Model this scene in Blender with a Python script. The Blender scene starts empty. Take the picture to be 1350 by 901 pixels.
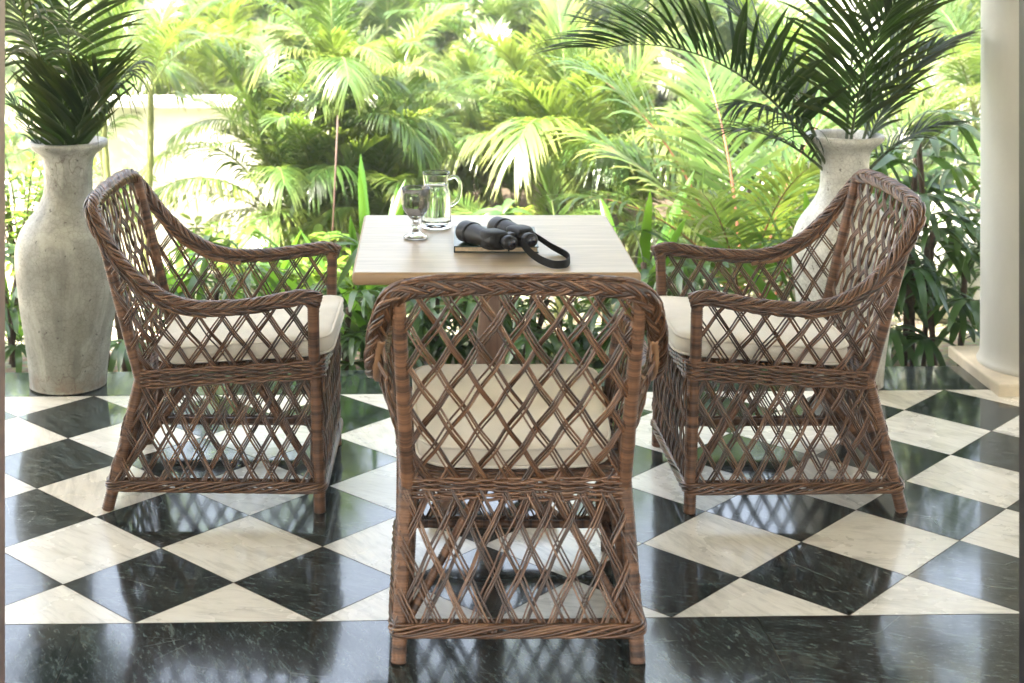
import bpy, math, random
import numpy as np
from mathutils import Matrix, Vector
R = math.radians
rng = random.Random(7)
sc = bpy.context.scene
COL = sc.collection
YAW = 0.023                      # the house stands turned this much against the table
CAM_H = 1.694
HAZE = .0045

# ------------------------------------------------------------------ helpers
def V(*a): return np.array(a, dtype=float)
def nrm(v):
    n = np.linalg.norm(v, axis=-1, keepdims=True)
    return v / np.maximum(n, 1e-12)

class MB:
    """collects geometry for ONE mesh object"""
    def __init__(self):
        self.v = []; self.f = []; self.a = []; self.m = []; self.n = 0; self.mi = 0
    def add(self, verts, faces, along=None):
        verts = np.asarray(verts, float)
        self.v.append(verts)
        self.a.append(np.zeros(len(verts)) if along is None else np.broadcast_to(np.asarray(along, float), (len(verts),)))
        for f in faces:
            f = np.asarray(f)
            if f.size: self.f.append(f + self.n); self.m.append(self.mi)
        self.n += len(verts)
    def quads(self, verts, q, along=None):
        self.add(verts, [np.asarray(q)], along)
    def tube(self, path, r, sides=6, closed=False, cap=True, along=None, up=(0, 0, 1), squash=None):
        P = np.asarray(path, float); n = len(P)
        r = np.broadcast_to(np.asarray(r, float), (n,))
        T, N, B = frames(P, closed, up)
        ang = np.arange(sides) * 2 * math.pi / sides
        ca, sa = np.cos(ang), np.sin(ang)
        s1 = 1.0 if squash is None else squash
        ring = P[:, None, :] + r[:, None, None] * (ca[None, :, None] * N[:, None, :] + s1 * sa[None, :, None] * B[:, None, :])
        d = np.concatenate([[0], np.cumsum(np.linalg.norm(np.diff(P, axis=0), axis=1))]) if along is None else np.broadcast_to(np.asarray(along, float), (n,))
        al = np.repeat(d, sides)
        i = np.arange(n if closed else n - 1)[:, None]; k = np.arange(sides)[None, :]
        j = (i + 1) % n; k2 = (k + 1) % sides
        q = np.stack([i * sides + k, i * sides + k2, j * sides + k2, j * sides + k], -1).reshape(-1, 4)
        fs = [q]
        if cap and not closed:
            fs += [np.arange(sides)[::-1][None], (np.arange(sides) + (n - 1) * sides)[None]]
        self.add(ring.reshape(-1, 3), fs, al)
    def lathe(self, prof, seg=48, flute=None):
        prof = np.asarray(prof, float); n = len(prof)
        ang = np.arange(seg) * 2 * math.pi / seg
        rr = prof[:, 0][:, None] * np.ones(seg)[None]
        if flute is not None: rr = flute(prof, rr, ang)
        vs = np.stack([rr * np.cos(ang), rr * np.sin(ang), np.repeat(prof[:, 1][:, None], seg, 1)], -1).reshape(-1, 3)
        i = np.arange(n - 1)[:, None]; k = np.arange(seg)[None]; k2 = (k + 1) % seg
        q = np.stack([i * seg + k, i * seg + k2, (i + 1) * seg + k2, (i + 1) * seg + k], -1).reshape(-1, 4)
        self.add(vs, [q])
    def box(self, c, h, rz=0):
        c = V(*c); s = np.array([[x, y, z] for x in (-1, 1) for y in (-1, 1) for z in (-1, 1)], float) * V(*h)
        cz, sz = math.cos(rz), math.sin(rz)
        s = np.stack([cz * s[:, 0] - sz * s[:, 1], sz * s[:, 0] + cz * s[:, 1], s[:, 2]], -1) + c
        self.add(s, [np.array([[0, 1, 3, 2], [4, 6, 7, 5], [0, 4, 5, 1], [2, 3, 7, 6], [0, 2, 6, 4], [1, 5, 7, 3]])])
    def mesh(self, name, mats, smooth=True):
        me = bpy.data.meshes.new(name)
        Vv = np.concatenate(self.v) if self.v else np.zeros((0, 3))
        me.vertices.add(len(Vv)); me.vertices.foreach_set('co', Vv.astype(np.float32).ravel())
        loops = np.concatenate([f.ravel() for f in self.f]).astype(np.int32)
        cnt = np.concatenate([np.full(len(f), f.shape[1]) for f in self.f]).astype(np.int32)
        mi = np.concatenate([np.full(len(f), m) for f, m in zip(self.f, self.m)]).astype(np.int32)
        me.loops.add(len(loops)); me.loops.foreach_set('vertex_index', loops)
        me.polygons.add(len(cnt))
        me.polygons.foreach_set('loop_start', np.concatenate([[0], np.cumsum(cnt)[:-1]]).astype(np.int32))
        me.polygons.foreach_set('material_index', mi)
        me.polygons.foreach_set('use_smooth', np.full(len(cnt), bool(smooth)))
        at = me.attributes.new('along', 'FLOAT', 'POINT')
        at.data.foreach_set('value', np.concatenate(self.a).astype(np.float32))
        for m in (mats if isinstance(mats, (list, tuple)) else [mats]): me.materials.append(m)
        me.update(calc_edges=True); me.validate()
        return me
    def build(self, name, mats, parent=None, smooth=True):
        return link(name, self.mesh(name, mats, smooth), parent)

def frames(P, closed=False, up=(0, 0, 1)):
    n = len(P)
    if closed: T = nrm(np.roll(P, -1, 0) - np.roll(P, 1, 0))
    else:
        T = np.empty_like(P); T[1:-1] = P[2:] - P[:-2]; T[0] = P[1] - P[0]; T[-1] = P[-1] - P[-2]; T = nrm(T)
    up = V(*up)
    if abs(np.dot(T[0], up)) > 0.95: up = V(1, 0, 0) if abs(T[0][0]) < .9 else V(0, 1, 0)
    N = np.empty_like(P); nn = up - np.dot(up, T[0]) * T[0]; nn /= np.linalg.norm(nn); N[0] = nn
    for i in range(1, n):
        nn = nn - np.dot(nn, T[i]) * T[i]; nn /= max(np.linalg.norm(nn), 1e-9); N[i] = nn
    return T, N, np.cross(T, N)

def spline(pts, n):
    """Catmull-Rom through pts, n samples evenly by length"""
    P = np.asarray(pts, float); Q = np.vstack([2 * P[0] - P[1], P, 2 * P[-1] - P[-2]]); out = []
    for i in range(1, len(Q) - 2):
        t = np.linspace(0, 1, 24, endpoint=False)[:, None]
        a, b, c, d = Q[i - 1], Q[i], Q[i + 1], Q[i + 2]
        out.append(.5 * (2 * b + (c - a) * t + (2 * a - 5 * b + 4 * c - d) * t ** 2 + (3 * b - a - 3 * c + d) * t ** 3))
    out.append(Q[-2][None]); C = np.vstack(out)
    s = np.concatenate([[0], np.cumsum(np.linalg.norm(np.diff(C, axis=0), axis=1))])
    u = np.linspace(0, s[-1], n)
    return np.stack([np.interp(u, s, C[:, k]) for k in range(3)], -1)

def link(name, me, parent=None):
    o = bpy.data.objects.new(name, me); COL.objects.link(o)
    if parent: o.parent = parent
    return o
def tag(o, label=None, cat=None, group=None, kind=None):
    if label: o['label'] = label
    if cat: o['category'] = cat
    if group: o['group'] = group
    if kind: o['kind'] = kind
    return o
def empty(name, loc, rz=0.0, label=None, cat=None, group=None):
    o = bpy.data.objects.new(name, None); o.empty_display_size = .1; COL.objects.link(o)
    o.location = loc; o.rotation_euler = (0, 0, rz); return tag(o, label, cat, group)
def copy_tree(o, parent=None):
    c = o.copy(); COL.objects.link(c); c.parent = parent
    for ch in list(o.children): copy_tree(ch, c)
    return c
def house(X, D, Z=0.0):          # house coordinates -> world
    c, s = math.cos(YAW), math.sin(YAW)
    return (c * X - s * D, s * X + c * D, Z)

# ------------------------------------------------------------------ materials
class NT:
    def __init__(self, name):
        self.m = bpy.data.materials.new(name); self.m.use_nodes = True
        self.t = self.m.node_tree; self.t.nodes.clear(); self.out = self.n('ShaderNodeOutputMaterial')
    def n(self, typ, **kw):
        x = self.t.nodes.new(typ)
        for k, v in kw.items():
            if k.startswith('i_'): x.inputs[k[2:].replace('_', ' ')].default_value = v
            else: setattr(x, k, v)
        return x
    def l(self, a, b): self.t.links.new(a, b)
    def noise(self, vec, scale, detail=4, rough=.55, dist=0.0):
        x = self.n('ShaderNodeTexNoise'); x.inputs['Scale'].default_value = scale; x.inputs['Detail'].default_value = detail
        x.inputs['Roughness'].default_value = rough; x.inputs['Distortion'].default_value = dist
        if vec is not None: self.l(vec, x.inputs['Vector'])
        return x.outputs['Fac']
    def ramp(self, fac, stops, interp='LINEAR'):
        x = self.n('ShaderNodeValToRGB'); cr = x.color_ramp; cr.interpolation = interp
        while len(cr.elements) < len(stops): cr.elements.new(.5)
        for e, (p, c) in zip(cr.elements, stops):
            e.position = p; e.color = (c[0], c[1], c[2], 1) if isinstance(c, (tuple, list)) else (c, c, c, 1)
        self.l(fac, x.inputs['Fac']); return x.outputs['Color']
    def mix(self, fac, a, b, mode='MIX'):
        x = self.n('ShaderNodeMix'); x.data_type = 'RGBA'; x.blend_type = mode
        for sock, val in ((x.inputs[0], fac), (x.inputs[6], a), (x.inputs[7], b)):
            if isinstance(val, bpy.types.NodeSocket): self.l(val, sock)
            elif isinstance(val, (int, float)) and sock.type == 'VALUE': sock.default_value = val
            else: sock.default_value = (val[0], val[1], val[2], 1)
        return x.outputs[2]
    def math(self, op, a, b=0.0):
        x = self.n('ShaderNodeMath', operation=op)
        for s, v in ((x.inputs[0], a), (x.inputs[1], b)):
            if isinstance(v, bpy.types.NodeSocket): self.l(v, s)
            else: s.default_value = v
        return x.outputs[0]
    def coord(self, which='Object'): return self.n('ShaderNodeTexCoord').outputs[which]
    def mapping(self, vec, scale=(1, 1, 1), rot=(0, 0, 0), loc=None):
        x = self.n('ShaderNodeMapping'); x.inputs['Scale'].default_value = scale; x.inputs['Rotation'].default_value = rot
        self.l(vec, x.inputs['Vector'])
        if loc is not None: self.l(loc, x.inputs['Location'])
        return x.outputs['Vector']
    def bump(self, h, strength=.3, dist=.002):
        x = self.n('ShaderNodeBump'); x.inputs['Strength'].default_value = strength; x.inputs['Distance'].default_value = dist
        self.l(h, x.inputs['Height']); return x.outputs['Normal']
    def bsdf(self, color=None, rough=.5, normal=None, **kw):
        p = self.n('ShaderNodeBsdfPrincipled')
        for s, v in (('Base Color', color), ('Roughness', rough), ('Normal', normal)):
            if v is None: continue
            if isinstance(v, bpy.types.NodeSocket): self.l(v, p.inputs[s])
            elif s == 'Base Color': p.inputs[s].default_value = (*v, 1)
            else: p.inputs[s].default_value = v
        for k, v in kw.items():
            s = p.inputs[k.replace('_', ' ')]
            if isinstance(v, bpy.types.NodeSocket): self.l(v, s)
            else: s.default_value = v
        return p.outputs[0]
    def done(self, sh): self.l(sh, self.out.inputs['Surface']); return self.m
    def island(self): return self.n('ShaderNodeNewGeometry').outputs['Random Per Island']
    def attr(self, name='along'):
        return self.n('ShaderNodeAttribute', attribute_name=name).outputs['Fac']

def simple(name, color, rough=.5, var=.25, scale=20, bump=.15, bd=.002, **kw):
    t = NT(name); c = t.coord(); f = t.noise(c, scale, 5)
    dark = tuple(x * (1 - var) for x in color); lite = tuple(min(1, x * (1 + var)) for x in color)
    col = t.ramp(f, [(.3, dark), (.7, lite)])
    return t.done(t.bsdf(col, rough, t.bump(t.noise(c, scale * 5, 3), bump, bd), **kw))

def wicker_mat(name, lo, hi, rough=.29):
    t = NT(name); c = t.coord(); isl = t.island()
    off = t.n('ShaderNodeCombineXYZ'); t.l(t.math('MULTIPLY', isl, 40), off.inputs[0])
    v = t.mapping(c, loc=off.outputs[0])
    f = t.noise(v, 22, 4, .6)
    f2 = t.math('ADD', t.math('MULTIPLY', f, .7), t.math('MULTIPLY', isl, .55))
    col = t.ramp(f2, [(.22, lo), (.55, tuple(a * .55 + b * .45 for a, b in zip(lo, hi))), (.76, hi), (.95, (hi[0] * 1.6, hi[1] * 1.9, hi[2] * 2.2))])
    fine = t.noise(v, 350, 3)
    col = t.mix(t.math('MULTIPLY', fine, .5), col, tuple(x * .55 for x in lo), 'MIX')
    return t.done(t.bsdf(col, rough, t.bump(fine, .35, .001), Specular_IOR_Level=.6))
def wrap_mat(name, lo, hi):
    t = NT(name); al = t.attr(); obj = t.n('ShaderNodeObjectInfo').outputs['Random']
    cv = t.n('ShaderNodeCombineXYZ'); t.l(t.math('MULTIPLY', al, 60), cv.inputs[0]); t.l(t.math('MULTIPLY', obj, 50), cv.inputs[1])
    f = t.noise(cv.outputs[0], 1.0, 3, .6)
    cv2 = t.n('ShaderNodeCombineXYZ'); t.l(t.math('MULTIPLY', al, 400), cv2.inputs[0]); t.l(obj, cv2.inputs[1])
    g = t.noise(cv2.outputs[0], 1.0, 2)
    fac = t.math('ADD', t.math('MULTIPLY', f, .8), t.math('MULTIPLY', g, .25))
    col = t.ramp(fac, [(.38, lo), (.52, tuple(a * .5 + b * .5 for a, b in zip(lo, hi))), (.62, hi)])
    return t.done(t.bsdf(col, .45, None, Specular_IOR_Level=.4))

M = {}
M['wicker'] = wicker_mat('wicker_brown', (.017, .007, .0032), (.16, .071, .031))
M['wicker_rim'] = wicker_mat('wicker_braid', (.016, .0065, .003), (.168, .076, .034))
M['wrap'] = wrap_mat('wicker_wrapping', (.028, .012, .006), (.185, .088, .043))
M['core'] = simple('cane_core', (.035, .017, .01), .7, .3, 30)
M['pole'] = simple('bare_rattan_pole', (.26, .135, .065), .45, .3, 14, .1)
def canvas():
    t = NT('cream_canvas'); c = t.coord()
    a = t.n('ShaderNodeTexWave', wave_type='BANDS', bands_direction='X'); a.inputs['Scale'].default_value = 330; t.l(c, a.inputs['Vector'])
    b = t.n('ShaderNodeTexWave', wave_type='BANDS', bands_direction='Y'); b.inputs['Scale'].default_value = 330; t.l(c, b.inputs['Vector'])
    w = t.math('ADD', a.outputs['Fac'], b.outputs['Fac'])
    big = t.noise(c, 7, 4, .5, .6)
    h = t.math('ADD', t.math('MULTIPLY', w, .06), t.math('MULTIPLY', big, 1.6))
    col = t.ramp(t.noise(c, 9, 5), [(.3, (.75, .69, .58)), (.7, (.83, .77, .66))])
    return t.done(t.bsdf(col, .85, t.bump(h, .7, .007), Sheen_Weight=.15))
M['canvas'] = canvas()
def marble(name, dark):
    t = NT(name); c = t.coord(); isl = t.island()
    off = t.n('ShaderNodeCombineXYZ'); t.l(t.math('MULTIPLY', isl, 37), off.inputs[0]); t.l(t.math('MULTIPLY', isl, 91), off.inputs[1])
    rot = t.n('ShaderNodeCombineXYZ'); t.l(t.math('MULTIPLY', isl, 1.3), rot.inputs[2])
    mp = t.n('ShaderNodeMapping'); t.l(c, mp.inputs['Vector']); t.l(off.outputs[0], mp.inputs['Location']); t.l(rot.outputs[0], mp.inputs['Rotation'])
    v = mp.outputs['Vector']
    st = t.mapping(v, (1, 3.2, 1), (0, 0, .5))
    smudge = t.noise(c, 3.5, 5, .6)
    if dark:
        f = t.noise(st, 9, 8, .68, 1.6); g = t.noise(st, 38, 6, .7, .8)
        base = t.ramp(f, [(.3, (.0025, .0035, .0035)), (.48, (.009, .0125, .012)), (.68, (.065, .085, .08))])
        base = t.mix(t.ramp(g, [(.5, 0.), (.68, .8)]), base, (.085, .105, .098))
        ve = t.n('ShaderNodeTexVoronoi', feature='DISTANCE_TO_EDGE'); ve.inputs['Scale'].default_value = 2.3; t.l(t.mix(.13, v, t.n('ShaderNodeTexNoise', i_Scale=5.0).outputs['Color']), ve.inputs['Vector'])
        base = t.mix(t.math('MULTIPLY', t.ramp(ve.outputs['Distance'], [(.0, .4), (.004, 0.)]), t.ramp(t.noise(c, 4, 2), [(.5, 0.), (.62, 1.)])), base, (.22, .25, .23))
        wv = t.n('ShaderNodeTexVoronoi', feature='DISTANCE_TO_EDGE'); wv.inputs['Scale'].default_value = 1.0
        t.l(t.mapping(t.mix(.05, c, t.n('ShaderNodeTexNoise', i_Scale=3.0).outputs['Color']), (2.2, 9, 1), (0, 0, .55)), wv.inputs['Vector'])
        scr = t.math('MULTIPLY', t.ramp(wv.outputs['Distance'], [(.0, .5), (.006, 0.)]), t.ramp(t.noise(c, 5, 3), [(.48, 0.), (.6, 1.)]))
        base = t.mix(scr, base, (.16, .17, .16))
        rough = t.ramp(smudge, [(.3, .06), (.75, .2)])
        bmp = t.math('ADD', t.math('MULTIPLY', t.noise(c, 45, 4), .25), t.noise(c, 2.2, 2))
        return t.done(t.bsdf(base, rough, t.bump(bmp, .10, .004), Specular_IOR_Level=.55, Coat_Weight=.22, Coat_Roughness=.05))
    f = t.noise(st, 5, 9, .66, .9); g = t.noise(t.mapping(st, (1, 2.2, 1)), 7, 8, .68, .6)
    base = t.ramp(f, [(.3, (.50, .48, .43)), (.47, (.70, .68, .63)), (.7, (.78, .765, .72))])
    base = t.mix(t.ramp(g, [(.49, 0.), (.70, .6)]), base, (.40, .385, .35))
    tint = t.ramp(isl, [(0, (.93, .90, .84)), (.5, (1, .985, .95)), (1, (1, .95, .86))])
    base = t.mix(1.0, base, tint, 'MULTIPLY')
    rough = t.ramp(smudge, [(.3, .2), (.7, .36)])
    bmp = t.math('ADD', t.math('MULTIPLY', t.noise(c, 45, 4), .25), t.noise(c, 2.2, 2))
    return t.done(t.bsdf(base, rough, t.bump(bmp, .08, .004), Specular_IOR_Level=.6, Coat_Weight=.3, Coat_Roughness=.16))
M['marble_black'] = marble('black_green_marble', True)
M['marble_white'] = marble('white_marble', False)
M['grout'] = simple('brown_grout', (.10, .065, .04), .8, .3, 40)
M['plinth'] = simple('cream_marble', (.62, .53, .40), .35, .22, 7, .05)
def plaster(name, col, stain=.12, rough=.75):
    t = NT(name); c = t.coord()
    f = t.noise(t.mapping(c, (1, 1, .35)), 4, 7, .62, .4); g = t.noise(c, 1.4, 3)
    base = t.ramp(f, [(.3, tuple(x * (1 - stain) for x in col)), (.65, col)])
    base = t.mix(t.ramp(g, [(.5, 0.), (.8, .3)]), base, tuple(x * .8 for x in col))
    return t.done(t.bsdf(base, rough, t.bump(t.noise(c, 60, 5), .2, .003)))
M['plaster'] = plaster('white_plaster', (.78, .76, .70))
M['column'] = plaster('column_paint', (.56, .54, .475), .16, .55)
M['ceiling'] = plaster('ceiling_paint', (.80, .78, .73), .05)
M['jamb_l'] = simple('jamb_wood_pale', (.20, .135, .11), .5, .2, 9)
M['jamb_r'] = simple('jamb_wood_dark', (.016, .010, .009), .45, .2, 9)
def wood(name, a, b, rough, axis=(1.2, 16, 16)):
    t = NT(name); c = t.coord(); v = t.mapping(c, axis)
    f = t.noise(v, 3.2, 6, .6, .9); g = t.noise(t.mapping(c, (axis[0] * 2, axis[1] * 6, axis[2] * 6)), 5, 4, .6)
    fac = t.math('ADD', t.math('MULTIPLY', f, .7), t.math('MULTIPLY', g, .3))
    col = t.ramp(fac, [(.3, a), (.68, b)])
    return t.done(t.bsdf(col, rough, t.bump(g, .2, .001), Specular_IOR_Level=.42))
M['table_wood'] = wood('pale_oak', (.27, .215, .15), (.50, .415, .315), .36)
M['edge_wood'] = wood('oak_edge', (.25, .165, .09), (.37, .25, .15), .45)
M['table_leg'] = wood('brown_turned_wood', (.15, .085, .055), (.25, .15, .10), .4, (14, 14, 1.2))
def glazed(name, base, crack):
    t = NT(name); c = t.coord()
    f = t.noise(c, 6, 7, .65, .5); sp = t.noise(c, 55, 3, .6); big = t.noise(t.mapping(c, (1, 1, .4)), 3, 4)
    col = t.ramp(f, [(.32, tuple(x * .5 for x in base)), (.5, tuple(x * .85 for x in base)), (.68, tuple(min(1, x * 1.25) for x in base))])
    col = t.mix(t.ramp(big, [(.48, 0.), (.66, .6)]), col, tuple(x * y for x, y in zip(base, (.72, .70, .62))))
    ve = t.n('ShaderNodeTexVoronoi', feature='DISTANCE_TO_EDGE'); ve.inputs['Scale'].default_value = 62; t.l(c, ve.inputs['Vector'])
    col = t.mix(t.ramp(ve.outputs['Distance'], [(.0, .45), (.08, 0.)]), col, crack)
    wear = t.noise(t.mapping(c, (1, 1, .55)), 4.5, 6, .7, 1.2)
    col = t.mix(t.ramp(wear, [(.5, 0.), (.62, .55)]), col, tuple(min(1, x * 1.5) for x in base))
    drip = t.noise(t.mapping(c, (9, 9, .9)), 2.2, 5, .6)
    col = t.mix(t.ramp(drip, [(.56, 0.), (.72, .6)]), col, tuple(x * .45 for x in base))
    col = t.mix(t.ramp(sp, [(.66, 0.), (.7, .8)]), col, tuple(x * .4 for x in crack))
    v2 = t.n('ShaderNodeTexVoronoi', feature='DISTANCE_TO_EDGE'); v2.inputs['Scale'].default_value = 4.2
    t.l(t.mix(.1, c, t.n('ShaderNodeTexNoise', i_Scale=9.0).outputs['Color']), v2.inputs['Vector'])
    col = t.mix(t.math('MULTIPLY', t.ramp(v2.outputs['Distance'], [(.0, .9), (.008, 0.)]), t.ramp(t.noise(c, 3, 2), [(.5, 0.), (.6, 1.)])), col, (.10, .07, .05))
    # bare clay showing where the glaze has worn off at the foot
    z = t.n('ShaderNodeSeparateXYZ'); t.l(c, z.inputs[0])
    foot = t.math('MULTIPLY', t.ramp(z.outputs[2], [(.0, 1.), (.08, 0.)]), t.ramp(t.noise(c, 18, 5), [(.45, 0.), (.6, .9)]))
    col = t.mix(foot, col, (.20, .13, .09))
    hh = t.math('SUBTRACT', t.math('MULTIPLY', t.ramp(ve.outputs['Distance'], [(.0, 0.), (.1, 1.)]), .3), t.ramp(sp, [(.64, 0.), (.72, 1.)]))
    return t.done(t.bsdf(col, t.ramp(f, [(.3, .6), (.7, .36)]), t.bump(hh, .3, .003), Specular_IOR_Level=.5))
M['glaze_grey'] = glazed('crackled_grey_glaze', (.31, .305, .265), (.11, .09, .07))
M['glaze_white'] = glazed('crackled_cream_glaze', (.56, .55, .49), (.16, .13, .10))
def glass(name, color, rough=0.0, ior=1.45):
    t = NT(name); return t.done(t.bsdf(color, rough, None, Transmission_Weight=1.0, IOR=ior))
M['smoke_glass'] = glass('smoke_glass', (.5, .49, .48))
M['clear_glass'] = glass('clear_glass', (.97, .985, .98), 0.0, 1.3)
t_ = NT('water'); M['water'] = t_.done(t_.bsdf((.97, .99, .98), 0, None, Transmission_Weight=1.0, IOR=1.33))
M['rubber'] = simple('black_rubber', (.004, .0036, .0033), .45, .3, 60, .25, .0006, Specular_IOR_Level=.3)
M['rubber_grip'] = simple('black_grip', (.005, .0045, .004), .55, .3, 300, .6, .0008, Specular_IOR_Level=.25)
M['lens'] = simple('coated_lens', (.01, .012, .02), .08, .1, 10, 0, .001)
M['strap'] = simple('black_webbing', (.004, .0035, .003), .7, .3, 400, .4, .0006, Specular_IOR_Level=.25)
M['metal'] = simple('dark_metal', (.08, .08, .08), .3, .1, 30, .05, .001, Metallic=.8)
M['book_cover'] = simple('dark_green_cloth', (.006, .02, .013), .3, .25, 200, .2, .0005)
M['paper'] = simple('page_edges', (.52, .40, .26), .8, .2, 120, .3, .0006)
M['soil'] = simple('dark_soil', (.06, .042, .028), .95, .4, 18, .6, .01)

def leaf(name, dk, lt, trans, rough=.38, tw=.42, tip=None, spec=.5, tipmix=.6):
    t = NT(name); geo = t.n('ShaderNodeNewGeometry'); isl = geo.outputs['Random Per Island']; ob = t.n('ShaderNodeObjectInfo').outputs['Random']
    al = t.attr(); c = t.coord()
    f = t.math('ADD', t.math('ADD', t.math('MULTIPLY', isl, .45), t.math('MULTIPLY', ob, .35)), t.math('MULTIPLY', t.noise(c, 5, 3), .35))
    col = t.ramp(f, [(.2, dk), (.85, lt)])
    if tip:
        tf = t.math('MULTIPLY', t.ramp(al, [(.35, 0.), (1., 1.)]), t.math('MULTIPLY', ob, tipmix))
        col = t.mix(tf, col, tip)
    tr = t.mix(1.0, t.mix(t.math('MULTIPLY', ob, .6), trans, (trans[0] * 1.5, trans[1] * 1.1, trans[2])), t.ramp(isl, [(0, .7), (1, 1.)]), 'MULTIPLY')
    d = t.bsdf(col, rough, None, Specular_IOR_Level=spec)
    tl = t.n('ShaderNodeBsdfTranslucent'); t.l(tr, tl.inputs['Color'])
    m = t.n('ShaderNodeMixShader'); m.inputs[0].default_value = tw; t.l(d, m.inputs[1]); t.l(tl.outputs[0], m.inputs[2])
    return t.done(m.outputs[0])
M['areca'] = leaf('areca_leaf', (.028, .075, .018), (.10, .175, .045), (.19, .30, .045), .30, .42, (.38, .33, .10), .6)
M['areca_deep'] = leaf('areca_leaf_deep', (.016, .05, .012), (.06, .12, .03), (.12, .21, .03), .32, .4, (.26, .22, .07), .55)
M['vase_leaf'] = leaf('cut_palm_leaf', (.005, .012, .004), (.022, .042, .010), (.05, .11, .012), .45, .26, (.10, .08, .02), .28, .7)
M['rhapis'] = leaf('lady_palm_leaf', (.016, .05, .016), (.06, .12, .03), (.10, .2, .03), .3, .3)
M['strapleaf'] = leaf('blade_leaf', (.035, .11, .015), (.10, .22, .03), (.16, .36, .03), .3, .42)
M['shrubleaf'] = leaf('shrub_leaf', (.06, .14, .02), (.16, .26, .05), (.28, .44, .06), .35, .45)
M['rachis'] = simple('frond_stalk', (.15, .19, .05), .45, .3, 12, .1)
M['rachis_dark'] = simple('dark_frond_stalk', (.05, .07, .025), .4, .3, 12, .1)
M['rachis_red'] = simple('reddish_frond_stalk', (.16, .06, .035), .45, .3, 12, .1)
M['stem'] = simple('ringed_palm_stem', (.20, .22, .08), .55, .35, 16, .2)
M['bark'] = simple('grey_bark', (.20, .17, .13), .9, .35, 12, .7, .012)
M['cane'] = simple('fibrous_cane', (.07, .045, .03), .85, .4, 60, .6, .004)
M['stake'] = simple('rusty_stake', (.06, .028, .02), .6, .2, 20)
def ground():
    t = NT('pale_gravel'); c = t.coord()
    f = t.noise(c, 1.6, 8, .65); g = t.noise(c, 55, 4, .7); ve = t.n('ShaderNodeTexVoronoi'); ve.inputs['Scale'].default_value = 40; t.l(c, ve.inputs['Vector'])
    col = t.ramp(f, [(.32, (.34, .29, .21)), (.55, (.52, .47, .38)), (.75, (.60, .56, .47))])
    col = t.mix(t.math('MULTIPLY', g, .5), col, (.30, .26, .2)); col = t.mix(.35, col, t.mix(1., col, ve.outputs['Color'], 'MULTIPLY'))
    return t.done(t.bsdf(col, .9, t.bump(ve.outputs['Distance'], .5, .01)))
M['ground'] = ground()

# ------------------------------------------------------------------ house: floor, ceiling, doorway, column
d = .43; X0 = -.4347 * d; D0 = 8.474 * d; DB = D0 + 4 * d; DE = 5.645
def clip(poly, a, keep_ge):      # clip polygon against line D'=a
    out = []
    for i in range(len(poly)):
        p, q = poly[i], poly[(i + 1) % len(poly)]
        ip = (p[1] >= a) if keep_ge else (p[1] <= a); iq = (q[1] >= a) if keep_ge else (q[1] <= a)
        if ip: out.append(p)
        if ip != iq:
            t = (a - p[1]) / (q[1] - p[1]); out.append((p[0] + t * (q[0] - p[0]), a))
    return out
tw_, tb_ = MB(), MB()
gap = .0018
for iu in range(-16, 24):
    for iv in range(-24, 16):
        g = gap / d
        cu = [(iu + g, iv + g), (iu + 1 - g, iv + g), (iu + 1 - g, iv + 1 - g), (iu + g, iv + 1 - g)]
        poly = [(X0 + d * (u + v) / 2, D0 + d * (u - v) / 2) for u, v in cu][::-1]
        cx, cy = X0 + d * (iu + iv + 1) / 2, D0 + d * (iu - iv) / 2
        if not (-6 < cx < 7): continue
        poly = clip(clip(poly, D0 + gap, True), DB - gap, False)
        if len(poly) < 3: continue
        tx, ty = rng.uniform(-.0018, .0018), rng.uniform(-.0018, .0018)
        b = tb_ if (iu + iv) % 2 else tw_
        b.add([(x, y, tx * (x - cx) + ty * (y - cy)) for x, y in poly], [np.arange(len(poly))[None]])
fl = empty('floor', (0, 0, 0), YAW); tag(fl, kind='structure')
tb_.build('black_tile', M['marble_black'], fl, False); tw_.build('white_tile', M['marble_white'], fl, False)
b = MB()
x = -6.
while x < 7:                      # long slabs of the dark border, front and back
    w = 1.62
    for y0, y1 in ((-4.0, D0 - gap), (DB + gap, DE)):
        xo = x + (0.4 if y0 < 0 else .9)
        b.add([(xo + .0006, y0, 0), (xo + w - .0006, y0, 0), (xo + w - .0006, y1, 0), (xo + .0006, y1, 0)], [np.array([[0, 1, 2, 3]])])
    x += w
b.add([(-6, DE, 0), (8, DE, 0), (8, DE, -.15), (-6, DE, -.15)], [np.array([[0, 3, 2, 1]])])
b.build('border_slab', M['marble_black'], fl, False)
b = MB(); b.add([(-6, -4, -.004), (8, -4, -.004), (8, DE - .004, -.004), (-6, DE - .004, -.004)], [np.array([[0, 1, 2, 3]])]); b.build('grout', M['grout'], fl, False)
b = MB(); b.box((0.5, 1.0, 3.05), (9, 4.85, .1)); ce = b.build('ceiling', M['ceiling'], None, False); ce.rotation_euler.z = YAW; tag(ce, kind='structure')
# wall with the doorway the photograph was taken through
b = MB(); zt = 2.95
b.box((-5.03, 3.24, zt / 2), (4.0, .09, zt / 2)); b.box((5.41, 3.24, zt / 2), (4.0, .09, zt / 2)); b.box((.19, 3.24, 2.70), (1.22, .09, .25))
w = b.build('house_wall', M['plaster'], None, False); tag(w, 'white plastered house wall around the open doorway', 'wall')
dr = empty('doorway_frame', (0, 3.24, 0), 0, 'slim wooden door frame at both edges of the view', 'door frame')
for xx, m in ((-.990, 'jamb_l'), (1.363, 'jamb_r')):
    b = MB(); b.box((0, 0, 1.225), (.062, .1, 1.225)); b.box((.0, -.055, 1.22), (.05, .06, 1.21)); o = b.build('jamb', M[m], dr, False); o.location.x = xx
b = MB(); b.box((.178, 0, 2.46), (1.2, .1, .05)); b.build('head_jamb', M['jamb_l'], dr, False)
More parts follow.
